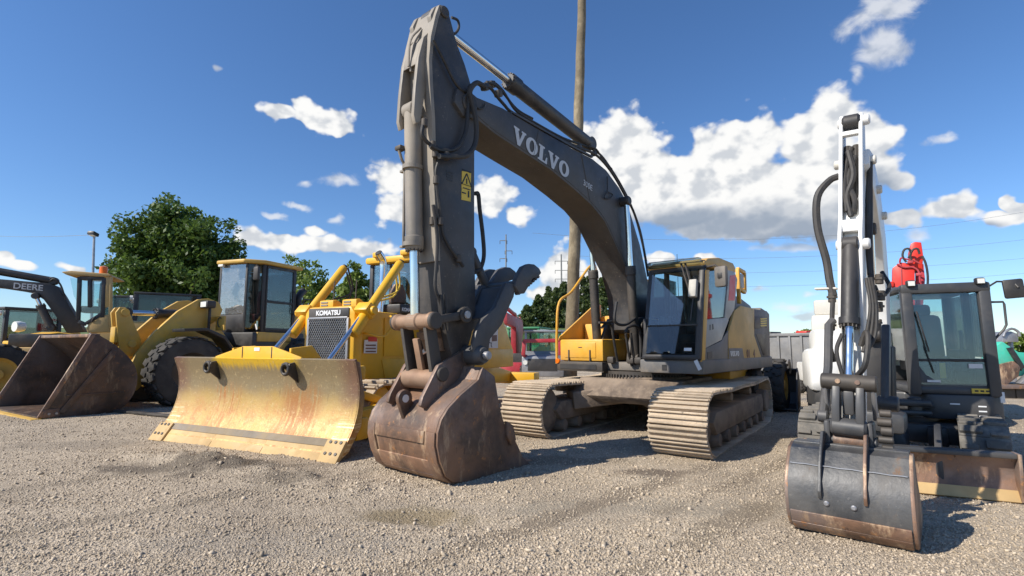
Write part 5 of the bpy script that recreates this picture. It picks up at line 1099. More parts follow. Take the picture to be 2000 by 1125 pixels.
for s in (-1, 1): und(MB().prism([(.5, .3), (1.2, .42), (1.95, .12), (2.05, .12), (2.05, .4), (1.3, .62), (.5, .5)], s*.38, s*.44, 'y', .01).b2((.45, s*.3, .28), (.7, s*.5, .5), .02).build('blade_arm', M['mini_grey'], K_))
und(MB().prism([(-.13, .4), (-.1, .5), (0, .54), (.1, .5), (.13, .4), (.13, .22), (0, .16), (-.13, .22)], .9, 1.45, 'x', .02).cyl((1.4, 0, .36), (2.0, 0, .25), .035, n=12).build('blade_cylinder_cover', M['mini_grey'], K_))
for y in (-.2, .2, .3): und(MB().cyl((1.5, y-.05, .33), (1.5, y+.05, .33), .06, n=14, bev=.01).build('blade_pin', M['galv'], K_))
# upper deck
MB().prism([(.42, .2), (.47, .35), (.47, .85), (.36, .99), (.1, 1.03), (-.9, 1.0), (-1.5, .6), (-1.62, 0), (-1.5, -.6), (-.9, -1.0), (-.5, -.95), (.1, -.35), (.15, .05)], .57, .88, 'z', .03).build('platform', M['mini_grey'], K_)
for (y0, y1, z) in ((.42, .52, .76), (.70, .78, .74), (.7, .78, .68), (.7, .78, .62)): MB().b2((.471, y0, z), (.474, y1, z+.016), 0).build('deck_marking', M['letter_white'], K_)
MB().b2((.44, .925, .8), (.462, .97, .93), .002).build('paper_tag', M['paper'], K_)
# cab
c0, c1, ya, yb = .45, -.95, .02, .96
mb = MB()
for y in (ya+.065, yb-.065): mb.bar((c0-.04, y, .86), (c0-.09, y, 2.28), .13, .12, .03)
for y in (ya+.05, yb-.05): mb.b2((c1, y-.05, .88), (c1+.1, y+.05, 2.25), .02)
mb.b2((-.25, yb-.1, .9), (-.17, yb-.02, 2.25), .01)
mb.b2((c1, ya, .88), (c0-.02, yb, .98), .03).b2((c0-.16, ya, 2.18), (c0-.02, yb, 2.31), .03).prism([(ya+.1, .9), (yb-.1, .9), (yb-.1, 1.02), (yb-.2, 1.02), (ya+.35, 1.02), (ya+.2, 1.12), (ya+.1, 1.3)], c0-.1, c0-.03, 'x', .01)
kc = mb.build('cab', M['mini_grey'], K_)
MB().prism([(c1-.05, 2.2), (c0-.12, 2.22), (c0-.12, 2.28), (.1, 2.31), (-.7, 2.31), (c1-.05, 2.27)], ya-.01, yb+.01, 'y', .03).build('cab_roof', M['mini_grey'], kc)
pane('windshield', [(c0-.05, ya+.12, 1.33), (c0-.05, yb-.12, 1.33), (c0-.08, yb-.12, 2.19), (c0-.08, ya+.12, 2.19)], .006, M['glass'], kc)
pane('lower_windshield', [(c0-.035, ya+.12, 1.0), (c0-.035, yb-.12, 1.0), (c0-.05, yb-.12, 1.30), (c0-.05, ya+.12, 1.30)], .006, M['glass'], kc)
MB().b2((c0-.06, ya+.1, 1.295), (c0-.035, yb-.1, 1.33), .005).build('windshield_bar', M['black'], kc)
MB().b2((c1+.1, yb-.03, 1.35), (c0-.12, yb-.02, 2.2), 0).build('side_window', M['glass'], kc); MB().b2((c1+.1, yb-.035, .95), (c0-.12, yb-.015, 1.33), 0).build('door_lower', M['mini_grey'], kc)
MB().b2((c1+.1, ya+.02, 1.3), (c0-.14, ya+.03, 2.2), 0).build('far_window', M['glass'], kc); MB().b2((c1+.02, ya+.1, 1.5), (c1+.03, yb-.1, 2.2), 0).build('rear_window', M['glass'], kc)
st_ = MB().box((-.4, .5, 1.28), (.5, .48, .14), None, .06).box((-.62, .5, 1.62), (.16, .48, .66), (0, R(-8), 0), .07).build('seat', M['seat'], kc)
MB().box((-.68, .5, 2.02), (.1, .28, .17), (0, R(-8), 0), .05).build('headrest', M['seat'], st_)
MB().b2((-.9, .06, .98), (-.8, .92, 1.2), .03).build('rear_shelf', M['black'], kc)
for y in (.22, .78): MB().box((-.25, y, 1.3), (.45, .13, .3), None, .04).tube([(-.1, y, 1.4), (-.08, y, 1.62), (-.1, y, 1.7)], .025, 8).build('control_console', M['black'], kc)
for y in (.42, .56): MB().tube([(.15, y, .98), (.17, y, 1.2), (.12, y, 1.34)], .016, 6).box((.2, y, 1.0), (.14, .1, .03), (0, .4, 0), .01).build('travel_lever', M['black'], kc)
MB().box((.1, .49, 1.17), (.02, .06, .2), None, 0).build('yellow_label', M['sticker'], kc)
MB().b2((c0-.03, .66, 1.215), (c0-.027, .8, 1.27), 0).build('paper_tag', M['paper'], kc)
MB().b2((c0-.025, .22, 1.03), (c0-.02, .36, 1.06), 0).build('white_decal', M['paper'], kc)
dk_ = MB().b2((c0-.012, .66, .905), (c0-.006, .86, .965), 0).build('warning_decal', M['sticker'], kc)
for k in range(3): MB().b2((c0-.005, .69+.055*k, .925), (c0-.003, .725+.055*k, .945), 0).build('decal_mark', M['letter_black'], dk_)
for y in (ya+.11, yb-.11):
    l_ = MB().box((c0-.02, y, 2.315), (.09, .1, .09), None, .02).build('work_lamp', M['black'], kc); MB().b2((c0+.026, y-.036, 2.285), (c0+.03, y+.036, 2.345), 0).build('lamp_lens', M['lamp'], l_)
MB().box((c0-.08, 1.20, 2.21), (.05, .2, .24), (R(4), 0, R(-8)), .035).build('mirror', M['black'], kc); MB().tube([(c0-.1, .95, 2.24), (c0-.1, 1.05, 2.31), (c0-.08, 1.2, 2.3), (c0-.04, 1.23, 2.22)], .012, 6).build('mirror_arm', M['black'], kc)
MB().tube([(c0-.1, .97, 2.05), (c0-.1, 1.09, 2.05), (c0-.1, 1.10, 2.02), (c0-.1, 1.10, 1.76), (c0-.1, 1.07, 1.70), (c0-.1, .97, 1.58)], .014, 8).build('grab_handle', M['mini_grey'], kc)
MB().bar((c0-.02, .17, 1.95), (c0-.0, .26, 1.42), .02, .015).bar((c0-.03, .22, 1.5), (c0-.02, .3, 1.15), .012, .012).build('wiper', M['black'], kc)
# white bodywork on the far side
MB().prism([(-1.45, .86), (-1.5, 1.62), (-1.35, 1.76), (-.75, 1.76), (-.66, 1.68), (-.62, 1.3), (-.62, .86)], -.86, -.05, 'y', .06).build('tank_cover', M['white'], K_)
MB().prism([(-1.4, .8), (-1.35, 1.25), (-1.2, 1.45), (-.55, 1.45), (-.42, 1.3), (-.36, .95), (-.4, .8)], -1.0, -.55, 'y', .08).build('side_cover', M['white'], K_)
MB().b2((-1.55, -.1, .88), (-1.0, .95, 1.36), .08).build('engine_cover', M['white'], K_)
# swing casting and boom group, turned against the cab by its swing post
bcg = Vector(EYE)+Vector(ray(1662, 1053))*(-CAMH/ray(1662, 1053)[2]); MBf = Frame(bcg.x, bcg.y, 230)
TB = Matrix.Rotation(-MU.a, 4, 'Z') @ Matrix.Translation(Vector(MBf.o)-Vector(MU.o)) @ Matrix.Rotation(MBf.a, 4, 'Z') @ Matrix.Translation((0, 0, .7)) @ Matrix.Rotation(R(-2.5), 4, 'X') @ Matrix.Translation((0, 0, -.7))
TB0 = Matrix.Rotation(-MU.a, 4, 'Z') @ Matrix.Translation(Vector(MBf.o)-Vector(MU.o)) @ Matrix.Rotation(MBf.a, 4, 'Z')
def bg_(o, flat=False): o.matrix_local = TB0 if flat else TB; return o
boomp = [(-2.35, .95), (-2.4, 1.5), (-2.28, 2.15), (-1.95, 2.65), (-1.4, 3.0), (-.98, 3.12), (-.85, 3.22), (-.9, 3.38), (-1.2, 3.42), (-1.9, 3.2), (-2.45, 2.8), (-2.8, 2.2), (-2.86, 1.5), (-2.7, .95)]
kb = bg_(MB().prism(boomp, -.11, .14, 'y', .015).build('boom', M['white'], K_))
for s in (-.12, .15): MB().prism([(-2.3, .85), (-2.35, 1.5), (-2.85, 1.5), (-2.8, .85)], s-.03, s+.03, 'y', .02).build('boom_cheek', M['black'], kb)
for (x, z) in ((-.95, 3.28), (-1.5, 3.12), (-2.05, 2.95)): MB().cyl((x, -.16, z), (x, .185, z), .045, n=16, bev=.01).build('boom_pin', M['offwhite'], kb)
bg_(MB().b2((-2.25, -.13, .62), (-1.95, .16, 1.65), .03).build('swing_post', M['black'], K_))
bg_(MB().b2((-2.32, -.34, .58), (-1.9, .3, .8), .05).cyl((-2.15, 0, .5), (-2.15, 0, .9), .18, n=20, bev=.02).build('swing_casting', M['mini_grey'], K_))
MB().box((.58, -.08, .78), (.28, .5, .08), None, .03).box((.58, -.08, .66), (.28, .5, .06), None, .03).cyl((.6, .02, .6), (.6, .02, .85), .075, n=18, bev=.01).cyl((.6, .05, .74), (.42, .24, .74), .045, n=12).build('swing_lug', M['mini_grey'], K_)
ram_o = bg_(ram('boom_cylinder', K_, (-1.9, .05, 1.62), (-1.72, .05, 2.75), .12, .07, .04, M['black']))
# arm: two rails with cross webs
top, mid, bot = (-.92, 3.62), (-.72, 2.55), (-.48, .82)
kr = MB()
for s in (-1, 1):
    y = s*.08
    kr.prism([(-.86, 3.74), (-.80, 3.6), (-.66, 2.7), (-.58, 2.52), (-.56, 2.3), (-.42, .78), (-.56, .74), (-.86, 2.3), (-1.0, 3.0), (-1.02, 3.62), (-.96, 3.74)], y-.016, y+.016, 'y', .008)
ks = bg_(kr.build('arm', M['white'], K_))
MB().prism([(-.86, 3.2), (-.7, 2.6), (-.62, 2.2), (-.52, .85), (-.56, .8), (-.86, 2.2), (-.95, 2.9)], -.06, .06, 'y', .01).build('arm_core', M['white'], ks)
for (x, z, h) in ((-.815, 3.53, .05), (-.66, 2.6, .12)): MB().box((x, 0, z), (.06, .145, h), (0, R(-8), 0), .015).build('arm_web', M['white'], ks)
MB().cyl((-.87, -.075, 3.66), (-.87, .075, 3.66), .075, n=20, bev=.02).build('arm_roller', M['black'], ks)
for (x, z) in ((-.87, 3.66), (-.62, 2.42), (-.95, 3.22)): MB().cyl((x, -.112, z), (x, .15, z), .05, n=16, bev=.012).build('arm_pin', M['white'], ks)
hoses(ks, [(.03, [(-.86, -.035, 3.42), (-.82, -.03, 3.1), (-.78, -.02, 2.7)]), (.03, [(-.86, .035, 3.42), (-.82, .03, 3.1), (-.78, .03, 2.7)]), (.03, [(-.84, 0, 3.36), (-.8, .0, 3.0), (-.76, .01, 2.7)]), (.026, [(-.78, -.02, 3.35), (-.74, .02, 3.1), (-.72, -.03, 2.9), (-.7, .0, 2.7)]), (.024, [(-.8, .03, 3.3), (-.76, -.02, 3.05), (-.71, .03, 2.85), (-.72, .02, 2.72)]), (.022, [(-.82, .0, 3.4), (-.8, -.04, 3.2), (-.74, -.05, 3.0), (-.7, -.03, 2.75)])])
kcyl = bg_(ram('bucket_cylinder', K_, (-.60, 0, 2.42), (-.32, 0, 1.17), .6, .068, .034, M['black'], 1.22))
hoses(K_, [])
def bh(r, pts): bg_(MB().tube(pts, r, 8, 0, 5).build('hose', M['hose'], K_))
bh(.034, [(-.78, -.1, 3.12), (-.76, -.18, 3.08), (-.7, -.27, 2.92), (-.68, -.27, 2.62), (-.66, -.2, 2.3), (-.62, -.17, 2.1), (-.6, -.14, 1.95)])
bh(.02, [(-.6, -.14, 2.0), (-.56, -.15, 1.7), (-.52, -.16, 1.5), (-.5, -.13, 1.35)])
for i in range(4):
    o_ = .012*i; bh(.018, [(-.95+o_, .13+.012*(i % 2), 3.25), (-.9, .12+o_*.5, 3.05-o_), (-.84-o_, .115+o_*.6, 2.8), (-.78, .115+o_*.6, 2.4), (-.7, .13+o_*.5, 2.15-o_*3)])
for i in range(3): bh(.016, [(-.55+.03*i, .12+.02*i, 2.1), (-.5, .15+.02*i, 1.85), (-.46, .12+.03*i, 1.6), (-.4, .10+.01*i, 1.45)])
bh(.018, [(-1.0, .2, 2.2), (-.9, .26, 2.05), (-.8, .2, 1.95), (-.75, .16, 2.05)]); bh(.022, [(-.35, .06, 1.25), (-.3, .12, 1.35), (-.35, .14, 1.55), (-.4, .12, 1.62), (-.42, .08, 1.5)])
bh(.018, [(-.4, -.05, 1.6), (-.36, -.09, 1.45), (-.35, -.05, 1.25)])
for (x, y, z) in ((-.72, .2, 2.15), (-.7, .21, 2.0), (-.72, .19, 1.9), (-.6, -.15, 1.98), (-.58, -.16, 1.72)): bg_(MB().cyl((x, y, z), (x, y, z-.09), .034, n=8, bev=.006).cyl((x, y, z-.03), (x, y, z-.05), .044, n=6).build('hose_fitting', M['dark_steel'], K_))
bg_(MB().box((-.62, -.2, 2.02), (.08, .18, .02), None, .008).build('hose_bracket', M['offwhite'], K_))
# linkage above the bucket
bg_(MB().lathe([(0, 0), (0, .06), (.03, .068), (.97, .068), (1, .06), (1, 0)], (-.3, -.2, 1.19), (-.3, .2, 1.19), 20).build('link_tube', M['dark_steel'], K_))
for y in (-.07, .07): bg_(MB().cyl((-.24, y, 1.2), (-.225, y, 1.2), .02, n=10).build('grease_hole', M['rust_wear'], K_))
for y in (-.085, .085): bg_(MB().prism([(-.34, 1.2), (-.26, 1.22), (-.2, 1.0), (-.2, .8), (-.3, .76), (-.34, 1.0)], y-.03, y+.03, 'y', .01).build('bucket_link', M['mini_grey'], K_))
bg_(MB().cyl((-.26, -.13, .82), (-.26, .13, .82), .075, n=20, bev=.02).build('link_foot', M['mini_grey'], K_))
bg_(MB().box((-.3, 0, 1.02), (.06, .08, .2), None, .015).build('link_web', M['mini_grey'], K_))
bg_(MB().tube([(-.55, -.14, 1.72), (-.5, -.165, 1.68), (-.42, -.165, 1.3), (-.36, -.2, .9)], .035, 10).cyl((-.36, -.24, .88), (-.36, -.16, .88), .055, n=16, bev=.01).build('side_link', M['thumb_grey'], K_))
bg_(MB().bar((-.3, .17, 1.18), (-.45, .17, .9), .03, .1, .01).bar((-.3, -.17, 1.18), (-.45, -.17, .9), .03, .1, .01).build('side_lever', M['galv'], K_))
bg_(MB().bar((-1.3, .2, 1.7), (-1.0, .2, .98), .07, .12, .02).cyl((-1.0, .14, .98), (-1.0, .3, .98), .07, n=16, bev=.01).build('tilt_arm', M['mini_grey'], K_))
bg_(MB().cyl((-.3, -.11, .7), (-.3, .11, .7), .065, n=20).build('coupler_pin', M['rust'], K_), 1)
for y in (-.15, .15): bg_(MB().box((-.34, y, .72), (.22, .05, .3), None, .03).cyl((-.3, y-.045, .7), (-.3, y+.045, .7), .05, n=14, bev=.01).build('coupler_plate', M['mini_grey'], K_), 1)
bg_(MB().b2((-.36, -.1, .57), (-.2, .1, .61), .01).b2((-.34, -.07, .53), (-.22, -.03, .57), .008).b2((-.34, .03, .53), (-.22, .07, .57), .008).build('coupler_latch', M['sticker'], K_), 1)
for i in range(6): bg_(MB().cyl((-.3, .2+.02*(i % 2), .6+.07*i), (-.3, .3, .6+.07*i), .04-.004*(i % 3), n=8, bev=.006).build('coupler_bolt', M['dark_steel'], K_), 1)
M['mini_bkt'] = paint('worn_graphite_bucket', (.055, .06, .068), .38, metal=.3, var=.3, dust=(.19, .175, .155), da=.6, ds=1.6, rust=(.24, .12, .05), rt=.62, rs=2.4, bump=.2, fleck=(.22, .21, .2), streak=1)
kp = [(-.2, .675), (-.07, .645), (.03, .53), (.10, .43), (.125, .30), (.11, .18)]
kb2 = kp+[(.07, .09), (.0, .02), (-.12, .0), (-.45, .02), (-.8, .07)]
kk = bg_(MB().sheet(kb2[::-1], -.40, .40, -.02).build('bucket', M['mini_bkt'], K_), 1)
for s in (-1, 1): MB().prism(kb2+[(-.78, .12), (-.4, .45), (-.28, .64)], s*.395, s*.425, 'y', .008).build('side_plate', M['rust_wear'], kk)
def kprof(i0, i1, off):
    P = [np.array(p) for p in kb2[i0:i1+1]]; o_ = []
    for i in range(len(P)):
        t = P[min(i+1, len(P)-1)]-P[max(i-1, 0)]; t = t/np.linalg.norm(t); n_ = np.array([-t[1], t[0]]); o_.append(tuple(P[i]+n_*off))
    return o_
for y in (-.13, .05): MB().lathe([(0, 0), (0, .02), (.5, .02), (1, .012), (1, 0)], (.12, y, .27), (.135, y, .27), 12).build('drain_boss', M['galv'], kk)
for (a, b) in ((5, 6), (6, 7), (7, 9)):
    MB().prism(kprof(a, b, .014)+kprof(a, b, -.0)[::-1], -.392, .392, 'y', .003).build('wear_plate', M['rust_wear'], kk)
MB().tube([(.035, y, .535+.002*math.sin(40*y)) for y in np.linspace(-.39, .39, 24)], .006, 6).build('weld_seam', M['galv'], kk)
for y in (-.17, .13): MB().prism([(-.22, .78), (-.12, .79), (.06, .57), (.155, .36), (.14, .30), (.11, .31), (.0, .54), (-.2, .64)], y-.012, y+.012, 'y', .006).build('bucket_ear', M['rust_wear'] if y > 0 else M['mini_bkt'], kk)
MB().b2((-.3, -.4, .655), (-.17, .4, .685), .008).build('bucket_top', M['mini_bkt'], kk)
# ================================================================== machines further back
def at(px, d, yaw, up=0.0):
    p = depth_pt(px, 675, d); return Frame(p[0], p[1], yaw, float(gz(p[0], p[1]))+up)
def boxcab(parent, x0, x1, y0, y1, z0, z1, zs, fm, gm=None, roof=None, t=.09, name='cab'):
    """open frame cab: posts, sill walls, roof and panes"""
    mb = MB()
    for x in (x0, x1):
        for y in (y0, y1): mb.box((x, y, (z0+z1)/2), (t, t, z1-z0), None, .015)
    mb.b2((x0, y0-.02, z0), (x1, y0+.03, zs), .01).b2((x0, y1-.03, z0), (x1, y1+.02, zs), .01).b2((x0-.02, y0, z0), (x0+.03, y1, zs), .01).b2((x1-.03, y0, z0), (x1+.02, y1, zs), .01)
    c = mb.build(name, fm, parent)
    MB().b2((min(x0, x1)-.1, y0-.08, z1), (max(x0, x1)+.1, y1+.08, z1+.1), .03).build('cab_roof', roof or fm, c)
    g = gm or M['glass']
    for y in (y0, y1): MB().b2((x0+.05*np.sign(x1-x0), y-.004, zs), (x1-.05*np.sign(x1-x0), y+.004, z1), 0).build('side_window', g, c)
    for x in (x0, x1): MB().b2((x-.004, y0+.05, zs), (x+.004, y1-.05, z1), 0).build('end_window', g, c)
    return c
# -- weathered yellow excavator with the black boom (left)
E_ = at(140, 15.5, 205)
e = thing('tracked_excavator', E_, 'weathered yellow excavator at the left with a black lettered boom and an amber beacon', 'excavator')
def EY(pts, k): return E_.Y(pts, k)
ec = MB()
yS = .75
for pts in ([(213, 537), (219, 537), (219, 640), (211, 640)], [(204, 540), (213, 540), (212, 600), (203, 600)]): ec.prism(EY(pts, yS), yS-.08, yS, 'y', .01)
ec.prism(EY([(168, 642), (175, 628), (192, 617), (214, 614), (215, 649), (171, 650)], yS), yS-.9, yS, 'y', .02)
o = ec.build('cab', M['deere_yellow'], e)
MB().prism(EY([(120, 531), (140, 529), (215, 535), (219, 540), (200, 541), (130, 537)], yS), yS-1.5, yS+.05, 'y', .03).build('cab_roof', M['deere_yellow'], o)
df = MB()
for a, b in (((155, 541), (152, 625)), ((203, 543), (200, 620)), ((155, 543), (203, 543)), ((153, 628), (168, 634)), ((175, 545), (175, 600)), ((168, 632), (200, 612))):
    p, q = E_.y(*a, yS), E_.y(*b, yS); df.bar((p[0], yS-.03, p[1]), (q[0], yS-.03, q[1]), .09, .1, .015)
df.build('door_frame', M['black'], o)
MB().prism(EY([(155, 543), (203, 543), (200, 614), (168, 632), (153, 626)], yS), yS-.05, yS-.045, 'y', 0).build('door_glass', M['glass'], o)
MB().prism(EY([(128, 540), (150, 542), (148, 600), (135, 575)], yS), yS-.4, yS-.39, 'y', 0).build('front_glass', M['glass'], o)
MB().prism(EY([(155, 545), (203, 545), (200, 614), (153, 626)], yS), yS-1.42, yS-1.4, 'y', 0).build('far_glass', M['glass'], o)
q = E_.y(180, 605, .2); MB().box((q[0], .2, q[1]), (.5, .5, .2), None, .05).box((q[0]-.25, .2, q[1]+.45), (.15, .45, .8), None, .06).build('seat', M['seat'], o)
q = E_.y(202, 532, .5); MB().lathe([(0, 0), (0, .13), (.2, .13), (.3, .11), (.9, .1), (1, 0)], (q[0], .5, q[1]-.12), (q[0], .5, q[1]+.2), 16).build('beacon', M['amber'], o)
q = E_.y(184, 625, yS); MB().tube([(q[0]+.05, yS+.02, q[1]-.06), (q[0]+.02, yS+.04, q[1]+.03), (q[0]-.02, yS+.02, q[1]+.1)], .02, 6).build('door_handle', M['black'], o)
MB().b2((-2.6, -1.3, 1.1), (2.0, .8, 1.5), .05).b2((-2.8, -1.3, 1.5), (-.6, .7, 2.3), .08).build('upper_body', M['deere_yellow'], e)
MB().b2((-.6, -1.3, 1.5), (1.6, -.35, 1.9), .05).build('deck_box', M['black'], e)
for s in (1, -1): track(e, (0, 0, 0), .45, 1.6, -1.8, s*1.0, .6, .2, M['mud_dark'], 2)
bmp = EY([(-60, 541), (0, 545), (60, 550), (95, 553), (112, 560), (125, 580), (145, 615), (165, 648), (130, 650), (105, 612), (85, 585), (66, 573), (40, 568), (0, 562), (-60, 556)], -.1)
eb = MB().prism(bmp, -.45, -.1, 'y', .02).build('boom', M['black'], e)
a = E_.y(25, 563, -.1); b2_ = E_.y(72, 567, -.1); xd = Vector((b2_[0]-a[0], 0, b2_[1]-a[1]))
lettering('lettering', 'DEERE', (a[0], -.095, a[1]), xd, Vector((-xd.z, 0, xd.x))*(1 if xd.x > 0 else -1) if False else (0, 0, 1), .17, M['letter'], eb, .02, 1.0)
p, q = E_.y(-60, 520, -.27), E_.y(105, 549, -.27); ram('stick_cylinder', e, (q[0], -.27, q[1]), (p[0], -.27, p[1]), .85, .11, .06, M['black'])
p, q = E_.y(70, 578, -.05), E_.y(100, 640, -.05); ram('boom_cylinder', e, (q[0], -.05, q[1]), (p[0], -.05, p[1]), .7, .1, .05, M['black'])
hoses(e, [(.025, [(*[E_.y(95, 553, -.2)[0]], -.2, E_.y(95, 553, -.2)[1]+.02), (E_.y(105, 545, -.15)[0], -.15, E_.y(105, 545, -.15)[1]), (E_.y(118, 556, -.15)[0], -.15, E_.y(118, 556, -.15)[1]), (E_.y(128, 585, -.12)[0], -.12, E_.y(128, 585, -.12)[1])]) for _ in range(1)])
# -- dark cabs behind the yellow excavator, and two loaders at the picture edge
def skid(px, d, yaw, label, body, cabm, group=None, sc=1.0, arms=True, up=0):
    f = at(px, d, yaw, up); t = thing('skid_loader', f, label, 'skid loader', group); s = sc
    MB().prism([(-1.3*s, .45*s), (-1.3*s, 1.15*s), (-.9*s, 1.35*s), (.5*s, 1.1*s), (.9*s, .6*s), (.9*s, .3*s), (-1.0*s, .3*s)], -.62*s, .62*s, 'y', .04).build('body', body, t)
    boxcab(t, .55*s, -.75*s, -.5*s, .5*s, .7*s, 2.0*s, 1.2*s, cabm, M['glass_dark'], cabm, .1*s)
    for sx_ in (.55, -.75):
        for sy in (1, -1): tyre(t, (sx_*s, sy*.75*s, .4*s), .4*s, .28*s, 14, body, .025)
    if arms:
        for sy in (1, -1): MB().prism([(-1.25*s, 1.25*s), (-1.15*s, 1.45*s), (.4*s, 1.2*s), (1.25*s, .45*s), (1.15*s, .3*s), (.3*s, .95*s), (-1.2*s, 1.1*s)], sy*.68*s, sy*.78*s, 'y', .01).build('lift_arm', body, t)
        MB().sheet([(1.9*s, .12), (1.3*s, .1), (1.15*s, .3*s), (1.25*s, .75*s)], -.9*s, .9*s, .03).build('bucket', M['dark_steel'], t)
    for sy in (-.4, .4): MB().cyl((.62*s, sy*s, 1.9*s), (.68*s, sy*s, 1.9*s), .07*s, n=12).build('work_lamp', M['lamp'], t)
    return t
skid(312, 23, 215, 'black-cabbed loader between the yellow excavator and the loader arms', M['dark_steel'], M['black'], sc=1.75, up=.35)
skid(252, 26, 200, 'second dark cab half hidden behind the yellow excavator pillar', M['dark_steel'], M['black'], sc=1.8, up=.45)
skid(32, 19, 250, 'small loader with dark cab and orange-yellow arms at the left picture edge', M['volvo_yellow'], M['black'], sc=1.25, up=.35)
f = at(74, 17, 250, .1); t = thing('mini_loader', f, 'low yellow loader with one round headlamp under the black lettered boom', 'loader')
MB().prism([(-1.4, .6), (-1.4, 1.75), (-.3, 1.9), (.5, 1.75), (.62, 1.4), (.62, .6)], -.5, .5, 'y', .08).build('hood', M['kom_yellow'], t)
MB().lathe([(0, 0), (0, .14), (.6, .18), (1, .16), (1, 0)], (.45, .05, 2.05), (.7, .05, 2.05), 18).build('headlamp', M['lamp'], t)
MB().b2((.2, -.6, 1.45), (.66, .6, 1.6), .04).build('front_guard', M['kom_yellow'], t)
for x in (.2, -1.1):
    for y in (-.7, .7): tyre(t, (x, y, .6), .6, .4, 16, M['kom_yellow'], .03)
f = at(-6, 13.2, 235); t = thing('tyre_wheel', f, 'big dusty tyre cut off by the left picture edge behind the loader bucket', 'wheel'); tyre(t, (0, 0, .78), .78, .55, 20, M['cat_yellow'])
t = MB().prism([(1.2, .0), (-.9, .0), (-.9, .35), (.3, .95), (1.2, .75)], -.04, .04, 'y', .01); 
# -- group seen under the thumb
f = at(1003, 24, 262); t = thing('farm_loader', f, 'deep red loader arm folded upright behind the thumb', 'loader arm')
MB().prism(f.Y([(985, 610), (1000, 618), (1016, 625), (1018, 640), (1013, 690), (1003, 690), (1003, 640), (985, 632)], 0), -.12, .12, 'y', .02).build('lift_arm', M['dark_red'], t)
p, q = f.y(990, 602, 0), f.y(1014, 622, 0); ram('tilt_cylinder', t, (p[0], 0, p[1]), (q[0], 0, q[1]), .6, .09, .05, M['dark_red'])
MB().b2((-.8, -.5, .3), (.8, .5, 1.1), .05).build('tractor_body', M['dark_red'], t)
for x in (-.6, .8): tyre(t, (x, .6, .5), .5, .35, 14, M['galv'], .03)
def truck(px, d, yaw, label, bodym, up=0, s=1.0):
    f = at(px, d, yaw, up); t = thing('truck', f, label, 'truck')
    MB().prism([(1.9*s, .45), (1.9*s, 1.25*s), (1.0*s, 1.45*s), (-1.0*s, 1.45*s), (-1.0*s, .45)], -.85*s, .85*s, 'y', .06).build('body', bodym, t)
    boxcab(t, .95*s, -.95*s, -.78*s, .78*s, 1.3*s, 2.25*s, 1.45*s, bodym, M['glass'], bodym, .1)
    MB().b2((1.905*s, -.6*s, .7), (1.92*s, .6*s, 1.15*s), .02).build('grille', M['black'], t)
    for y in (-.7, .7): MB().cyl((1.9*s, y*s, 1.0*s), (1.95*s, y*s, 1.0*s), .1, n=12).build('headlight', M['lamp'], t)
    MB().b2((-3.2*s, -.9*s, .9), (-1.1*s, .9*s, 1.2), .03).build('flat_bed', M['grey_metal'], t)
    for x in (1.2, -2.2):
        for y in (-.8, .8): tyre(t, (x*s, y*s, .42), .42, .26, 14, M['galv'], .02)
    return t
truck(1034, 30, 250, 'green truck cab between the red arm and the grey flatbed', M['green'], up=.5, s=1.15)
g_ = truck(1066, 24, 262, 'pale grey truck with a louvred nose standing behind the dozer drawbar', M['galv'], up=.2, s=1.05)
f = at(1066, 24, 262, .2)
p, q, r_ = f.x(1022, 694, 2.1), f.x(1024, 666, 2.1), f.x(1094, 665, 2.1)
MB().bar((2.1, p[0], p[1]), (2.1, q[0], q[1]), .16, .16, .02).bar((2.1, q[0]-.05, q[1]), (2.1, r_[0], r_[1]), .16, .16, .02).bar((2.1, r_[0], r_[1]), (2.1, r_[0], p[1]), .16, .16, .02).bar((2.1, p[0], p[1]), (1.5, p[0]+.2, p[1]-.1), .12, .12, .02).build('roll_frame', M['dark_red'], g_)
# -- wheeled backhoe tail right behind the big excavator
f = at(1428, 13.0, 233); t = thing('backhoe_loader', f, 'backhoe with black tyres on yellow rims behind the big excavator', 'backhoe')
for (x, y) in ((0, 1.0), (0, -1.0)): tyre(t, (x, y, .62), .62, .4, 18, M['volvo_yellow'], .03)
for (x, y) in ((2.1, .9), (2.1, -.9)): tyre(t, (x, y, .55), .55, .35, 16, M['volvo_yellow'], .03)
MB().b2((-.8, -.5, .5), (2.6, .5, 1.0), .06).build('chassis', M['volvo_yellow'], t)
f = at(1532, 12.4, 235); t = thing('digging_bucket', f, 'narrow dark bucket standing on the gravel beside the backhoe tyre', 'bucket')
MB().sheet([(.45, .05), (.1, .02), (-.2, .12), (-.32, .4), (-.25, .8), (-.05, .98)], -.22, .22, .03).prism([(.45, .04), (-.2, .1), (-.33, .4), (-.26, .8), (-.05, 1.0), (.1, .8)], .22, .25, 'y', .005).prism([(.45, .04), (-.2, .1), (-.33, .4), (-.26, .8), (-.05, 1.0), (.1, .8)], -.25, -.22, 'y', .005).build('shell', M['thumb_grey'], t)
for y in (-.1, .1): MB().prism([(-.1, .95), (.1, 1.2), (.25, 1.15), (.15, .85)], y-.02, y+.02, 'y', .005).build('ear', M['dark_steel'], t)
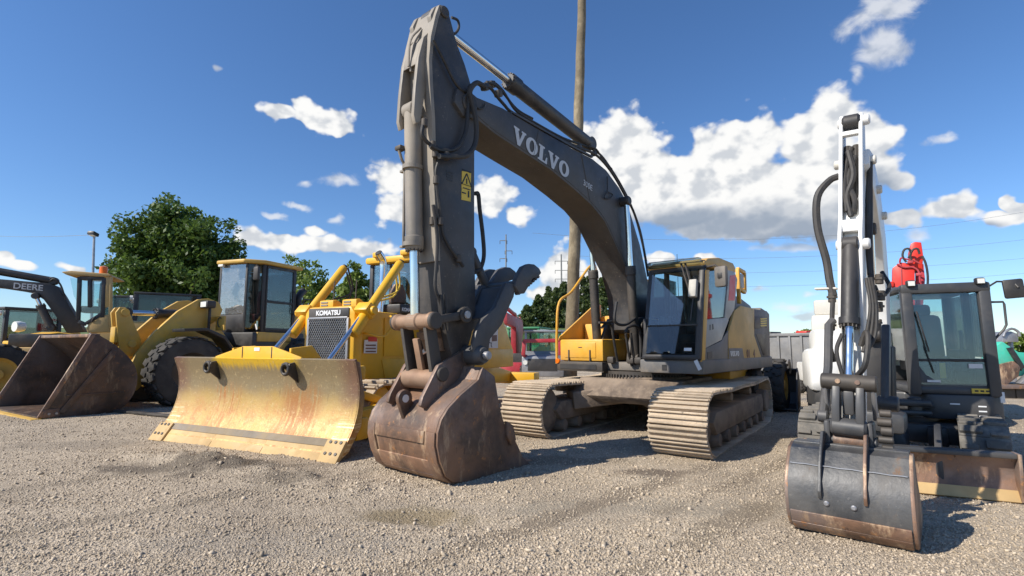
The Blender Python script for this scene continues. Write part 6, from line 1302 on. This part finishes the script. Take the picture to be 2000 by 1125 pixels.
# -- grey dump truck
TR = at(1548, 28, 300, -.1); t = thing('dump_truck', TR, 'grey ribbed dump truck body with three rear wheels behind the excavator', 'dump truck')
def TX(px, d): return 0
bed = MB().prism([(1.9, 1.15), (2.3, 3.15), (-3.4, 3.15), (-3.3, 1.15)], -1.15, 1.15, 'y', .04).build('dump_bed', M['grey_metal'], t)
for s in (-1, 1):
    MB().b2((-3.4, s*1.15, 3.02), (2.3, s*1.24, 3.18), .02).b2((-3.35, s*1.15, 1.1), (1.95, s*1.24, 1.24), .02).build('bed_rail', M['grey_metal'], bed)
    for k in range(9): MB().b2((-3.2+.62*k, s*1.15, 1.24), (-3.08+.62*k, s*1.23, 3.02), .015).build('bed_rib', M['grey_metal'], bed)
MB().prism([(-3.3, 1.1), (-3.42, 1.1), (-3.52, 3.15), (-3.4, 3.15)], -1.2, 1.2, 'y', .02).build('tailgate', M['grey_metal'], bed)
MB().prism([(2.2, 3.15), (3.6, 3.25), (3.6, 3.32), (2.2, 3.3)], -1.1, 1.1, 'y', .02).build('cab_shield', M['grey_metal'], bed)
MB().b2((-3.2, -.45, .75), (5.5, .45, 1.08), .03).build('chassis', M['black'], t)
tk = boxcab(t, 4.4, 2.7, -1.1, 1.1, 1.1, 2.9, 1.9, M['white'], M['glass_dark'], M['white'], .12)
MB().b2((4.4, -1.0, 1.0), (6.2, 1.0, 2.0), .12).build('hood', M['white'], t)
MB().cyl((2.5, 1.0, 1.2), (2.5, 1.0, 3.5), .09, n=14).build('exhaust_stack', M['galv'], t)
for (x, z) in ((-2.4, 3.42), (-2.0, 3.4)): pass
for x in (-2.5, -1.25, 0.0):
    for s in (-1, 1): tyre(t, (x, s*.95, .52), .52, .5, 16, M['galv'], .02)
for s in (-1, 1): tyre(t, (5.3, s*1.0, .52), .52, .3, 16, M['galv'], .02)
for x in (-1.2, .8): MB().b2((x-.3, -.5, 3.15), (x+.3, .5, 3.3), .05).build('load_tarp_roll', M['red' if x > 0 else 'black'], bed)
# -- small things between dump truck and compact excavator
f = at(1577, 34, 285, .1); t = thing('orange_mixer', f, 'faded orange machine just right of the dump truck wheels', 'machine')
MB().prism([(1.4, .9), (1.1, 2.3), (-1.0, 2.4), (-1.4, 1.0), (-.9, .6), (1.0, .6)], -.7, .7, 'y', .08).build('hopper', M['orange'], t); MB().b2((-1.3, -.5, .45), (1.5, .5, .7), .03).build('frame', M['dark_red'], t)
for x in (-.9, .9):
    for y in (-.6, .6): tyre(t, (x, y, .4), .4, .25, 12, M['galv'], .02)
f = at(1594, 22, 260, .0); t = thing('utility_cart', f, 'small cream utility cart with a dark bumper beside the white bodywork', 'cart')
MB().prism([(1.0, .55), (.95, 1.15), (.3, 1.35), (-.8, 1.35), (-.9, .55)], -.55, .55, 'y', .06).build('body', M['offwhite'], t); MB().b2((1.0, -.5, .5), (1.08, .5, .75), .02).build('bumper', M['black'], t)
for y in (-.4, .4): MB().b2((1.001, y-.1, .85), (1.02, y+.1, .98), .01).build('tail_light', M['orange'], t)
for x in (-.6, .7):
    for y in (-.5, .5): tyre(t, (x, y, .3), .3, .2, 12, M['galv'], .02)
# -- red and white excavator behind the compact one
RE = at(1728, 11.9, 235, .05); t = thing('red_excavator', RE, 'red-boomed excavator with cream white bodywork behind the compact excavator', 'excavator')
MB().prism([(-2.3, 1.0), (-2.4, 1.6), (-2.3, 2.15), (1.0, 2.15), (1.2, 2.0), (1.25, 1.0)], -1.35, 1.5, 'y', .06).build('upper_body', M['offwhite'], t)
MB().b2((-.2, -1.3, 2.15), (.9, -.55, 2.5), .05).build('tank_step', M['offwhite'], t)
rb = MB().prism(RE.X([(1743, 524), (1758, 513), (1786, 516), (1788, 640), (1741, 640)], .9), .5, .95, 'x', .012).build('boom', M['red'], t)
MB().prism(RE.X([(1776, 516), (1775, 492), (1779, 476), (1787, 473), (1799, 474), (1803, 500), (1801, 530), (1788, 530)], .75), .35, .8, 'x', .012).build('boom_head', M['red'], t)
MB().prism(RE.X([(1789, 520), (1804, 515), (1807, 545), (1803, 600), (1789, 620)], .8), .55, .78, 'x', .01).build('boom_side', M['dark_red'], t)
MB().bar((.955, *RE.x(1760, 514, .95)), (.955, *RE.x(1762, 600, .95)), .02, .02, .004).build('boom_seam', M['dark_red'], rb)
q = RE.x(1738, 556, .9); MB().box((.9, q[0]-.05, q[1]), (.2, .25, .12), None, .03).build('side_block', M['red'], t)
def rx(pts, k=1.02): return [(k, *RE.x(a, b, k)) for a, b in pts]
for pts, r in (([(1770, 512), (1763, 500), (1766, 488), (1775, 486), (1779, 495), (1774, 504)], .022), ([(1782, 512), (1778, 500), (1783, 488), (1792, 486), (1796, 496)], .022), ([(1801, 500), (1808, 515), (1812, 540), (1811, 575)], .022), ([(1752, 516), (1765, 522), (1782, 522), (1794, 530), (1797, 552)], .018), ([(1757, 513), (1760, 504), (1770, 506), (1785, 509), (1797, 515)], .018)): MB().tube(rx(pts, .98), r, 7, 0, 4).build('hose', M['hose'] if r > .02 else M['dark_red'], t)
for (px, py) in ((1778, 512), (1795, 536)): q = RE.x(px, py, .98); MB().box((.97, q[0], q[1]), (.08, .1, .06), None, .01).build('valve_block', M['dark_red'], t)
for s in (1, -1): track(t, (0, 0, 0), .42, 1.5, -1.7, s*1.2, .5, .19, M['rust'], 3)
# -- teal screening plant at the right edge
f = at(1985, 17, 262, .1); t = thing('screening_plant', f, 'teal green screening plant on a rusty deck at the right edge', 'screening plant')
TXp = lambda pts: f.X(pts, 0)
MB().prism(TXp([(1946, 676), (1958, 667), (1990, 688), (2030, 690), (2040, 730), (1990, 735), (1946, 732)]), -.9, .0, 'x', .02).build('hopper', M['teal'], t)
MB().prism(TXp([(1946, 712), (1975, 705), (1988, 716), (1984, 735), (1960, 752), (1946, 752)]), .0, .12, 'x', .02).build('rusty_skirt', M['rust_wear'], t)
p, q = TXp([(1996, 690)])[0], TXp([(1966, 678)])[0]
MB().prism(TXp([(1963, 680), (1972, 678), (1996, 716), (1990, 724)]), .03, .12, 'x', .01).build('chute_opening', M['black'], t)
MB().prism(TXp([(1980, 748), (2010, 720), (2040, 715), (2040, 740), (2000, 752)]), .02, .25, 'x', .01).build('feed_panel', M['galv'], t)
MB().b2((-1.2, f.x(1930, 700, 0)[0], TXp([(1960, 758)])[0][1]), (.4, f.x(2080, 700, 0)[0], TXp([(1960, 750)])[0][1]), .02).build('deck', M['rust'], t)
for px in (1950, 1985, 2040): MB().b2((-.8, f.x(px, 700, 0)[0]-.25, -.1), (.2, f.x(px, 700, 0)[0]+.25, TXp([(1960, 758)])[0][1]), .02).build('deck_leg', M['dark_steel'], t)
f = at(1976, 30, 265, .6); t = thing('feed_hopper', f, 'pale grey hopper with an arched rim behind the teal plant', 'hopper')
MB().prism(f.X([(1958, 668), (1961, 652), (1975, 647), (1988, 652), (1990, 668)], 0), -1.2, 0, 'x', .03).build('bin', M['galv'], t); MB().tube([(.05, *p) for p in f.X([(1958, 657), (1962, 648), (1975, 642), (1987, 648), (1990, 657)], 0)], .07, 8, 0, 3).build('rim_tube', M['galv'], t)
for px in (1960, 1988): MB().b2((-.6, f.x(px, 668, 0)[0]-.08, -1.0), (-.4, f.x(px, 668, 0)[0]+.08, f.x(px, 660, 0)[1]), .02).build('leg', M['galv'], t)
lf = at(1961, 45, 0, 0); t = thing('light_mast', lf, 'thin distant lamp mast above the teal plant', 'lamp post'); z = depth_pt(1961, 639, 45)[2]; MB().tube([(0, 0, -1), (0, 0, z)], [.09, .06], 8).build('post', M['galv'], t); MB().b2((-.1, -.2, z-.05), (.7, .2, z+.1), .03).build('lamp_head', M['black'], t)
# -- things lying on the ground
f = at(320, 12.2, 250); 
t = tag(MB().box((0, 0, .03), (.12, 2.4, .05), None, .01).build('steel_bar', M['dark_steel']), 'long flat steel bar lying on the ground left of the dozer blade', 'steel bar'); t.location = Vector(depth_pt(300, 675, 11.2))*Vector((1, 1, 0)); t.location.z = .02; t.rotation_euler = (0, 0, R(65))
